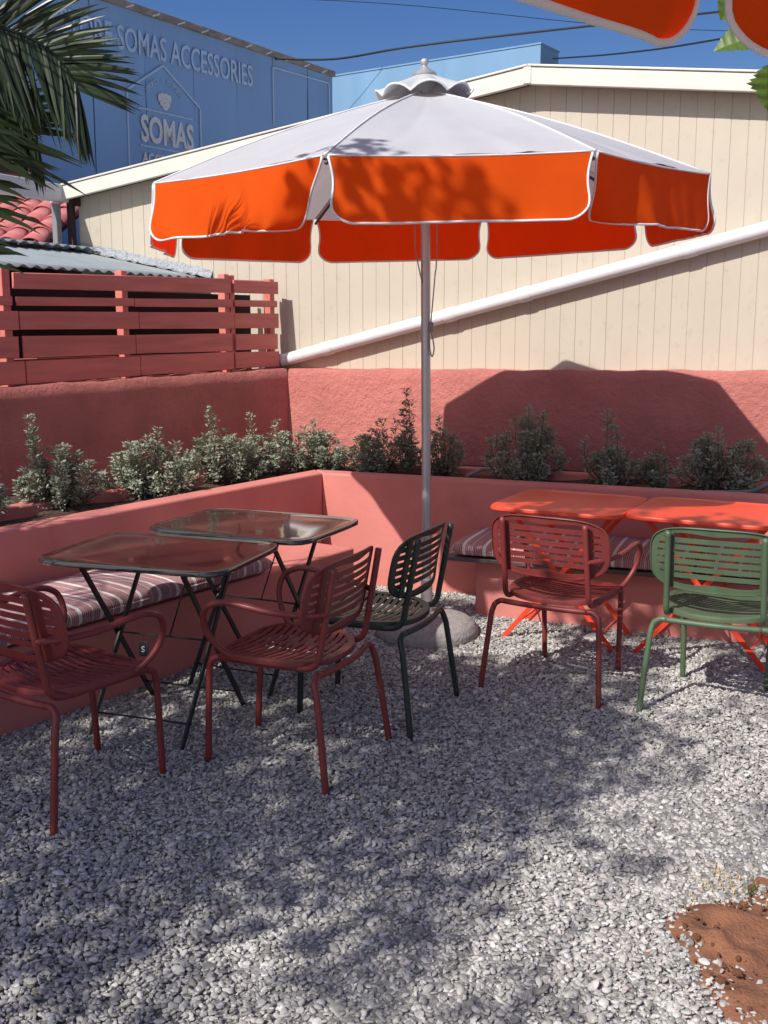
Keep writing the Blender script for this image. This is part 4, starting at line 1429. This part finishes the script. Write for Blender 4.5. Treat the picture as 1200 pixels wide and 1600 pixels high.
# ------------------------------------------------------------------ bench cushions
def cushion(base, d, n, a0, a1, b0, b1, z0, th, label, rz=0.0):
    c = base + d * ((a0 + a1) / 2) + n * ((b0 + b1) / 2)
    L = a1 - a0; W = b1 - b0
    o = empty('bench_cushion', (c.x, c.y, z0), math.atan2(d.y, d.x) + rz)
    tag(o, label, 'cushion', 'striped bench cushions')
    sgn = 1 if d.cross(n).z > 0 else -1
    mb = MB(); nu, nv = 40, 28
    r_ = random.Random(int(L * 100))
    ph = [r_.uniform(0, 6) for _ in range(4)]
    prof = []
    # closed profile across the width (y,z), rounded
    hw = W / 2; hz = th / 2
    for i in range(nv):
        t = 2 * PI * i / nv
        c_, s_ = math.cos(t), math.sin(t)
        p = 4.0
        rr = (abs(c_) ** p + abs(s_) ** p) ** (-1 / p)
        prof.append((hw * rr * c_, hz + hz * rr * s_))
    vs = []
    for i in range(nu + 1):
        x = -L / 2 + L * i / nu
        e = min(1, min(i, nu - i) / 2.5); e = math.sqrt(1 - (1 - e) ** 2)
        for (y, z) in prof:
            zz = hz + (z - hz) * (.45 + .55 * e)
            if z > hz: zz += .006 * math.sin(7 * x + ph[0]) * math.cos(6 * y + ph[1]) + .003 * math.sin(19 * x + ph[2] + 8 * y)
            vs.append((x - (1 - e) * 0, y * (.93 + .07 * e) + .004 * math.sin(5 * x + ph[3]), zz))
    fs = []
    for i in range(nu):
        for k in range(nv):
            k2 = (k + 1) % nv
            fs.append((i * nv + k, (i + 1) * nv + k, (i + 1) * nv + k2, i * nv + k2)[::-1])
    fs.append(tuple(range(nv))); fs.append(tuple(nu * nv + k for k in range(nv))[::-1])
    mb.add(vs, fs)
    mb.build('pad', M['stripe'], o, smooth=True)
    bp = [(-L / 2 + .004 + (L - .008) * i / 30, sgn * (hw + .001), hz) for i in range(31)]
    MB().tube(bp, .003, 6).build('piping', M['stripe'], o, smooth=True)
cushion(LIP, DL, NL, 1.14, 2.50, 0.01, 0.555, 0.357, 0.10, 'striped wine and cream cushion under the far black table')
cushion(LIP, DL, NL, 2.52, 4.35, 0.01, 0.555, 0.355, 0.085, 'striped wine and cream cushion nearest the camera on the left bench')
cushion(LIP, DR, NR, 1.03, 2.30, 0.01, 0.57, 0.362, 0.085, 'striped wine and cream cushion on the back bench behind the red tables')
cushion(LIP, DR, NR, 2.32, 4.10, 0.01, 0.57, 0.362, 0.085, 'striped cushion at the right end of the back bench')

# ------------------------------------------------------------------ palm at the left
def palm():
    root = empty('palm_tree', (-3.05, 3.30, 0.6)); tag(root, 'palm tree leaning in at the top left with drooping fronds', 'palm tree')
    base = Vector((-3.05, 3.30, 0.6))
    pr = random.Random(17)
    def frond(pts, lens, n, sag, spread=1.0, w=0.020):
        path = smooth_path([Vector(p) - base for p in pts], 10)
        fr = MB().tube(path, [0.011 * (1 - .8 * i / (len(path) - 1)) for i in range(len(path))], 6).build('frond', M['palm_leaf'], root, smooth=True)
        mb = MB(); sh = []
        for k in range(n):
            for s in (-1, 1):
                t = 0.10 + 0.88 * (k + pr.uniform(-.3, .3)) / n
                i = max(0, min(.999, t)) * (len(path) - 1); i0 = int(i)
                p = path[i0].lerp(path[i0 + 1], i - i0)
                tg_ = (path[i0 + 1] - path[i0]).normalized()
                side = tg_.cross(Z3)
                if side.length < .1: side = Vector((0, -1, 0))
                side.normalize()
                up = side.cross(tg_)
                L = lens * (0.55 + 0.45 * math.sin(PI * min(1, t * .9 + .15))) * pr.uniform(.85, 1.12)
                ang = R(62 - 30 * t)
                d = tg_ * math.cos(ang) + side * (s * math.sin(ang) * spread) + up * pr.uniform(.05, .40)
                d.normalize()
                tip = p + d * L + Vector((0, 0, -sag * L * pr.uniform(.6, 1.3)))
                mid = p + d * L * .5 + Vector((0, 0, -sag * L * .15))
                wd = d.cross(up + rv() * .3).normalized() * w * pr.uniform(.8, 1.15)
                o_ = len(mb.v)
                fold = up * w * .25
                mb.v += [tuple(p - wd * .25), tuple(p + wd * .25), tuple(mid - wd * .5 + fold), tuple(mid + wd * .5 + fold), tuple(tip), tuple(mid - fold * .3), tuple(p.lerp(tip, .82) + wd * .22), tuple(p.lerp(tip, .82) - wd * .22)]
                mb.f += [(o_, o_ + 5, o_ + 2), (o_, o_ + 1, o_ + 5), (o_ + 1, o_ + 3, o_ + 5), (o_ + 2, o_ + 5, o_ + 7), (o_ + 5, o_ + 3, o_ + 6), (o_ + 5, o_ + 6, o_ + 7), (o_ + 7, o_ + 6, o_ + 4)]
                q = pr.random()
                sh += [q] * 8
        me = mb.mesh('leaflet', M['palm_leaf'], False)
        a = me.attributes.new('shade', 'FLOAT', 'POINT'); a.data.foreach_set('value', sh)
        lo = link('leaflet', me, fr)
        lo['kind'] = 'stuff'
    crown = Vector((-2.85, 3.32, 2.40))

    def single(mb, sh, fr):
        me = mb.mesh('leaflet', M['palm_leaf'], False)
        a = me.attributes.new('shade', 'FLOAT', 'POINT'); a.data.foreach_set('value', sh)
        link('leaflet', me, fr)

    def side_frond(pts, n, up_len, down_len, w, t0=.12):
        """frond seen edge-on: upper leaflets stand off the arch, lower ones hang like a curtain"""
        path = smooth_path([Vector(p) - base for p in pts], 10)
        fr = MB().tube(path, [0.012 * (1 - .75 * i / (len(path) - 1)) for i in range(len(path))], 6).build('frond', M['palm_leaf'], root, smooth=True)
        mb = MB(); sh = []
        def blade(p, d, L, droop, q):
            mb = MB(); sh = []
            ax = d.cross(Vector((pr.uniform(-.4, .4), -1, pr.uniform(-.4, .4)))).normalized() * w * pr.uniform(.75, 1.15)
            P_ = [p + d * L * f + Vector((0, 0, -droop * L * f * f)) for f in (0, .3, .62, .86, 1.0)]
            W_ = (.30, .5, .40, .18, 0)
            o_ = len(mb.v)
            for a_, w_ in zip(P_[:4], W_):
                mb.v.append(tuple(a_ - ax * w_)); mb.v.append(tuple(a_ + Vector((0, -.12 * w, 0)) * w_)); mb.v.append(tuple(a_ + ax * w_))
            mb.v.append(tuple(P_[4]))
            for r_ in range(3):
                for c_ in range(2):
                    k_ = o_ + 3 * r_ + c_
                    mb.f.append((k_, k_ + 1, k_ + 4, k_ + 3))
            mb.f.append((o_ + 9, o_ + 10, o_ + 12)); mb.f.append((o_ + 10, o_ + 11, o_ + 12))
            sh.extend([q] * 13)
            single(mb, sh, fr)
        for k in range(n):
            t = t0 + (1 - t0) * (k + pr.uniform(-.25, .25)) / n
            i = max(0, min(.9999, t)) * (len(path) - 1); i0 = int(i)
            p = path[i0].lerp(path[i0 + 1], i - i0)
            tg_ = (path[i0 + 1] - path[i0]).normalized()
            nu = Vector((-tg_.z, 0, tg_.x)).normalized()
            if nu.z < 0 and nu.x < 0: nu = -nu
            fade = .70 + .30 * math.sin(PI * min(1, t))
            d = (nu * .80 + tg_ * .62 + Vector((pr.uniform(-.08, .08), pr.uniform(-.30, .25), pr.uniform(-.06, .06)))).normalized()
            blade(p, d, up_len * fade * pr.uniform(.9, 1.1), .10, pr.random())
            for rep_ in range(2):
                d = (Vector((0, 0, -1)) + tg_ * pr.uniform(.10, .42) + Vector((pr.uniform(-.05, .08), pr.uniform(-.25, .25), 0))).normalized()
                blade(p, d, down_len * fade * pr.uniform(.8, 1.12), .0, pr.random())

    side_frond([crown, (-2.35, 3.60, 2.62), (-1.75, 3.84, 2.64), (-1.42, 3.87, 2.625), (-1.30, 3.90, 2.612), (-1.18, 3.92, 2.565), (-1.10, 3.93, 2.49), (-1.065, 3.94, 2.42)], 50, .30, .36, .018, t0=.42)
    side_frond([crown, (-2.3, 3.7, 2.60), (-1.85, 3.98, 2.58), (-1.55, 4.05, 2.50), (-1.36, 4.08, 2.40), (-1.27, 4.10, 2.30)], 34, .22, .30, .016, t0=.5)

    def spikes(p0, p1, n, l0, l1, dz):
        """stiff leaflets of a frond whose midrib is outside the picture, pointing in from the left"""
        a, b = Vector(p0) - base, Vector(p1) - base
        fr = MB().tube([crown - base, a, b], [.012, .010, .004], 6).build('frond', M['palm_leaf'], root, smooth=True)
        mb = MB(); sh = []
        for k in range(n):
            t = (k + pr.uniform(-.3, .3)) / n
            p = a.lerp(b, t)
            d = Vector((1, pr.uniform(-.25, .25), dz + pr.uniform(-.22, .22))).normalized()
            L = pr.uniform(l0, l1)
            mb = MB(); sh = []
            wv = Vector((d.z, .3, -d.x)).normalized() * pr.uniform(.008, .012)
            o_ = len(mb.v)
            q = [p, p + d * L * .45, p + d * L * .8 + Vector((0, 0, -.01)), p + d * L + Vector((0, 0, -.025))]
            mb.v += [tuple(q[0] - wv * .6), tuple(q[0] + wv * .6), tuple(q[1] - wv), tuple(q[1] + wv), tuple(q[2] - wv * .55), tuple(q[2] + wv * .55), tuple(q[3])]
            mb.f += [(o_, o_ + 1, o_ + 3, o_ + 2), (o_ + 2, o_ + 3, o_ + 5, o_ + 4), (o_ + 4, o_ + 5, o_ + 6)]
            sh += [pr.random()] * 7
            single(mb, sh, fr)
    spikes((-1.66, 3.85, 2.52), (-1.46, 3.90, 2.26), 26, .32, .50, -.42)
    spikes((-1.56, 3.80, 2.36), (-1.42, 3.84, 2.16), 16, .24, .36, -.25)
    spikes((-1.54, 3.88, 2.22), (-1.44, 3.92, 2.00), 16, .20, .32, -.14)
    spikes((-1.55, 3.84, 2.06), (-1.45, 3.88, 1.82), 11, .14, .22, .0)
    frond([crown, (-2.3, 3.5, 2.85), (-1.7, 3.55, 3.02), (-1.25, 3.52, 2.93), (-1.05, 3.5, 2.80)], 0.26, 24, 0.25, 1, .015)
    for k in range(11):
        a = R(50 + 27 * k); ru = pr.uniform(.9, 1.2)
        e = crown + Vector((math.cos(a) * 1.1, math.sin(a) * 1.1, -.1 + pr.uniform(-.3, .3)))
        if e.x > -2.3 or k % 2: continue
        m_ = crown + Vector((math.cos(a) * .55, math.sin(a) * .55, .35))
        frond([crown, m_, e], 0.30, 26, 0.2, 1)
    tp = [base + Vector((0, 0, -.1)) - base, Vector((.05, -.02, .6)), Vector((.14, -.03, 1.3)), crown - base]
    MB().tube(smooth_path(tp, 6), [0.085 - .0015 * i for i in range(19)], 14).build('trunk', M['bark'], root, smooth=True)
palm()

# ------------------------------------------------------------------ broadleaf trees outside the frame that dapple the terrace
def ground_to_canopy(x, y, z):
    k = z / SUN.z
    return Vector((x + SUN.x * k, y + SUN.y * k, z))

def shade_tree(name, label, trunk, targets, zr, seed, leaf=(.07, .11)):
    root = empty(name, trunk); tag(root, label, 'tree')
    r = random.Random(seed)
    base = Vector(trunk)
    leaves = []; limbs = MB()
    fork = base + Vector((0.1, 0.1, 2.3))
    limbs.tube(smooth_path([Vector((0, 0, -.05)), Vector((.03, .02, 1.2)), fork - base], 5), [.12 - .004 * i for i in range(11)], 12)
    for (gx, gy, rad, nlf) in targets:
        zc = r.uniform(*zr)
        c = ground_to_canopy(gx, gy, zc)
        mid = fork.lerp(c, .55) + Vector((0, 0, .25))
        limbs.tube([p - base for p in smooth_path([fork, mid, c], 5)], [.006 * (1 - .08 * i) for i in range(11)], 5, caps=False)
        for q in range(nlf):
            v = rv() * rad * r.random() ** .45
            v.z *= .7
            p = c + v - base
            d = (rv() + Vector((0, 0, -.3))).normalized()
            ll = r.uniform(*leaf)
            leaves.append((p, d, (Z3 + rv() * .8), ll, ll * .62, r.random()))
    fo_ = link('crown', leaf_mesh(leaves, 'crown', M['tree_leaf']), root); fo_['kind'] = 'stuff'
    limbs.build('trunk', M['bark'], root, smooth=True)

# (ground x, ground y, clump radius, leaves): where each clump's shade falls on the gravel
T1 = []
tr_ = random.Random(33)
dark = [(-1.55, 3.1), (-1.6, 2.6), (-.95, 2.65), (-.9, 3.15), (-.3, 3.3), (-1.0, 3.7), (-.45, 3.85), (.05, 3.65), (.15, 4.15), (-.25, 4.45), (-.8, 4.45), (.55, 4.25), (.5, 4.7), (.05, 4.9), (-1.6, 3.7), (-.1, 3.0), (.95, 4.65),
        (.38, 3.85), (-1.35, 4.2), (-.62, 3.45), (.3, 3.5), (.7, 4.0), (-.15, 4.75), (-1.3, 3.35), (.35, 4.45), (-.65, 2.95)]
for gx, gy in dark:
    T1.append((gx + tr_.uniform(-.08, .08), gy + tr_.uniform(-.08, .08), tr_.uniform(.38, .50), 265))
for gx, gy, rr_, nl_ in ((1.15, 5.60, .28, 120), (1.55, 5.50, .30, 150), (1.95, 5.35, .30, 140), (2.3, 5.15, .28, 110), (1.38, 5.98, .24, 45)):
    T1.append((gx, gy, rr_, nl_))
shade_tree('shade_tree', 'broadleaf tree left of the camera shading the armchairs', (-4.6, 0.6, 0), T1, (3.6, 5.0), 5)
T2 = []
for gx, gy, rad, nl in ((-.55, 2.25, .2, 40), (-.1, 2.45, .22, 50), (.15, 2.65, .2, 40), (.35, 3.25, .22, 50), (.62, 3.45, .26, 60), (.9, 3.75, .25, 55), (.35, 2.35, .16, 30), (.25, 2.95, .18, 35), (1.15, 4.0, .28, 60), (.75, 3.05, .14, 20), (1.3, 3.3, .15, 20), (.55, 2.1, .18, 26), (1.5, 4.3, .2, 30), (-.25, 2.0, .25, 60), (-.8, 2.0, .3, 60), (1.0, 4.3, .25, 50)):
    T2.append((gx, gy, rad, int(nl * 0.85)))
# sprays whose shade lands on the front of the parasol
for px, py, pz, rad, nl in ((.10, 4.18, 2.12, .17, 70), (.32, 4.18, 2.13, .14, 55), (-.05, 4.35, 2.25, .12, 22), (1.25, 4.6, 2.1, .14, 36)):
    k = pz / SUN.z
    T2.append((px - SUN.x * k, py - SUN.y * k, rad, nl))
shade_tree('shade_tree', 'slender broadleaf tree behind the camera dappling the sunny gravel', (-2.7, -1.6, 0), T2, (3.9, 5.2), 6, leaf=(.06, .09))

# ------------------------------------------------------------------ vine spray at the top right
def vine():
    root = empty('vine', (1.35, 1.9, 0)); tag(root, 'grape vine whose toothed green leaves hang in at the top right corner', 'vine')
    base = Vector((1.35, 1.9, 0))
    r = random.Random(8)
    twig = smooth_path([(1.35, 1.9, 0.0), (1.36, 1.92, 1.2), (1.25, 1.9, 2.2), (.95, 1.85, 2.32), (.74, 1.82, 2.22), (.63, 1.80, 2.13), (.598, 1.76, 2.07), (.580, 1.72, 2.02)], 6)
    MB().tube([p - base for p in twig], [.014 * (1 - .022 * i) for i in range(len(twig))], 7).build('stem', M['bark'], root, smooth=True)
    def leaf(pos, d, nrm, size, k):
        # toothed outline, folded along the midrib, with raised veins
        d = Vector(d).normalized(); nrm = Vector(nrm); side = d.cross(nrm).normalized(); up = side.cross(d)
        n = 26; out = []
        for i in range(n + 1):
            t = i / n
            wd = math.sin(PI * t ** .75) ** .8 * .5 * (1 - .25 * t)
            wd *= 1 + (.12 if i % 2 else -.08)
            lobe = .10 * math.exp(-((t - .42) / .08) ** 2)
            out.append((t, wd + lobe))
        mb = MB(); sh = []
        def pt_(t, w_):
            rip = .02 * math.sin(t * 34) * abs(w_) * 2
            return Vector(pos) - base + d * (t * size) + side * (w_ * size) + up * (size * (.35 * abs(w_) * .8 - .16 * t * t + rip))
        for i in range(n):
            for s in (-1, 1):
                a, b = out[i], out[i + 1]
                o_ = len(mb.v)
                for j in range(4):
                    mb.v.append(tuple(pt_(a[0], s * a[1] * j / 3))); mb.v.append(tuple(pt_(b[0], s * b[1] * j / 3)))
                for j in range(3):
                    f = (o_ + 2 * j, o_ + 2 * j + 1, o_ + 2 * j + 3, o_ + 2 * j + 2)
                    mb.f.append(f if s > 0 else f[::-1])
                sh += [k] * 8
        me = mb.mesh('leaf', M['vine_leaf'], True)
        a = me.attributes.new('shade', 'FLOAT', 'POINT'); a.data.foreach_set('value', sh)
        link('leaf', me, root)
        q = Vector(pos)
        MB().tube([q - base, q - base + Vector((.02, .01, .03)), q - base + Vector((.045, .015, .06))], .0016, 5).build('petiole', M['vine_leaf'], root)
    leaf((.596, 1.70, 2.006), (-.06, .05, -1), (-.35, -1, .15), .080, .55)
    leaf((.592, 1.80, 2.066), (-1, .1, -.18), (-.1, -.75, .65), .070, .62)
    leaf((.580, 1.81, 2.092), (-.25, .1, -1), (-.5, -1, .2), .040, .15)
    leaf((.572, 1.84, 2.150), (-.45, .2, -.75), (0, -.9, .5), .055, .8)
    leaf((.600, 1.86, 2.170), (-.9, .1, .1), (0, -.8, .6), .06, .4)
    leaf((.66, 1.76, 2.10), (.3, 0, -1), (0, -1, .3), .10, .5)
    leaf((.74, 1.8, 2.2), (.1, 0, -1), (0, -1, .3), .10, .35)
vine()

# ------------------------------------------------------------------ dry grass and weeds at the edge of the earth patch
def tuft(x, y, n, h, mat, spread, label, cat='grass', seed=1):
    r = random.Random(seed); mb = MB()
    for k in range(n):
        a = r.uniform(0, 2 * PI); bx = r.gauss(0, spread); byy = r.gauss(0, spread)
        d = Vector((math.cos(a), math.sin(a), 0)) * r.uniform(.2, 1.0)
        H = h * r.uniform(.4, 1.1); w_ = r.uniform(.0008, .0018)
        s = Vector((-d.y, d.x, 0)).normalized() * w_
        p0 = Vector((bx, byy, 0)); p1 = p0 + d * H * .35 + Vector((0, 0, H * .6)); p2 = p0 + d * H * .9 + Vector((0, 0, H * .75))
        o_ = len(mb.v)
        mb.v += [tuple(p0 - s), tuple(p0 + s), tuple(p1 + s), tuple(p1 - s), tuple(p2)]
        mb.f += [(o_, o_ + 1, o_ + 2, o_ + 3), (o_ + 3, o_ + 2, o_ + 4)]
    o = mb.build('grass_tuft', mat, loc=(x, y, 0.008))
    tag(o, label, cat, kind='stuff')
tuft(0.99, 2.92, 200, .016, M['straw'], .06, 'dry straw coloured grass at the edge of the red earth', seed=2)
tuft(0.895, 2.75, 70, .014, M['straw'], .05, 'thin straw scraps between pebbles and red earth', seed=3)
tuft(1.045, 2.84, 12, .065, M['grass_blade'], .007, 'small green grass blades on the red earth rim', seed=5)
tuft(0.965, 2.36, 16, .035, M['grass_blade'], .010, 'tiny green weed sprouting from the red earth', seed=6)


def clods():
    r = np.random.default_rng(15)
    n = 300
    a = r.uniform(1.6, 5.2, n)
    ed = 0.50 + 0.05 * np.sin(2 * a + 1.0) + 0.035 * np.sin(5 * a) + 0.03 * np.sin(9 * a + 2)
    rad = ed * np.clip(r.normal(0.93, 0.09, n), 0.1, 1.12)
    far = r.uniform(0, 1, n) < 0.3
    rad = np.where(far, ed * np.sqrt(r.uniform(0, 1, n)), rad)
    size = np.clip(r.lognormal(math.log(.0034), .5, n), .0016, .011)
    pts = np.stack([SOIL_C.x + rad * np.cos(a), SOIL_C.y + rad * np.sin(a), 0.010 + 0.010 * (np.abs(rad / ed - .92) < .12) + size * .2], 1)
    rots = r.uniform(0, 6.28, (n, 3))
    scl = size[:, None] * r.uniform(.7, 1.3, (n, 3))
    scatter('earth_clods', pts, rots, scl, np.zeros(n), [clod_mesh(40 + i, M['earth'], 'clod_shape') for i in range(3)], 'crumbly red clods along the edge of the bare earth', 'soil')
clods()

# wind-blown dry leaves lying on the stones
def litter():
    r = random.Random(77); lv = []
    for k in range(70):
        x, y = r.uniform(-1.6, 1.6), r.uniform(1.9, 5.4)
        if (Vector((x, y, 0)) - LIP).dot(NL) < .6 or (Vector((x, y, 0)) - LIP).dot(NR) < .6: continue
        a = r.uniform(0, 6.28)
        L = r.uniform(.012, .030)
        lv.append((Vector((x, y, .021 + r.uniform(0, .006))), Vector((math.cos(a), math.sin(a), r.uniform(-.1, .25))), Vector((r.uniform(-.4, .4), r.uniform(-.4, .4), 1)), L, L * r.uniform(.25, .5), r.random()))
    o = link('leaf_litter', leaf_mesh(lv, 'leaf_litter', M['dry_leaf']))
    tag(o, 'scattered dry brown leaf scraps on the gravel', 'leaf litter', kind='stuff')
litter()
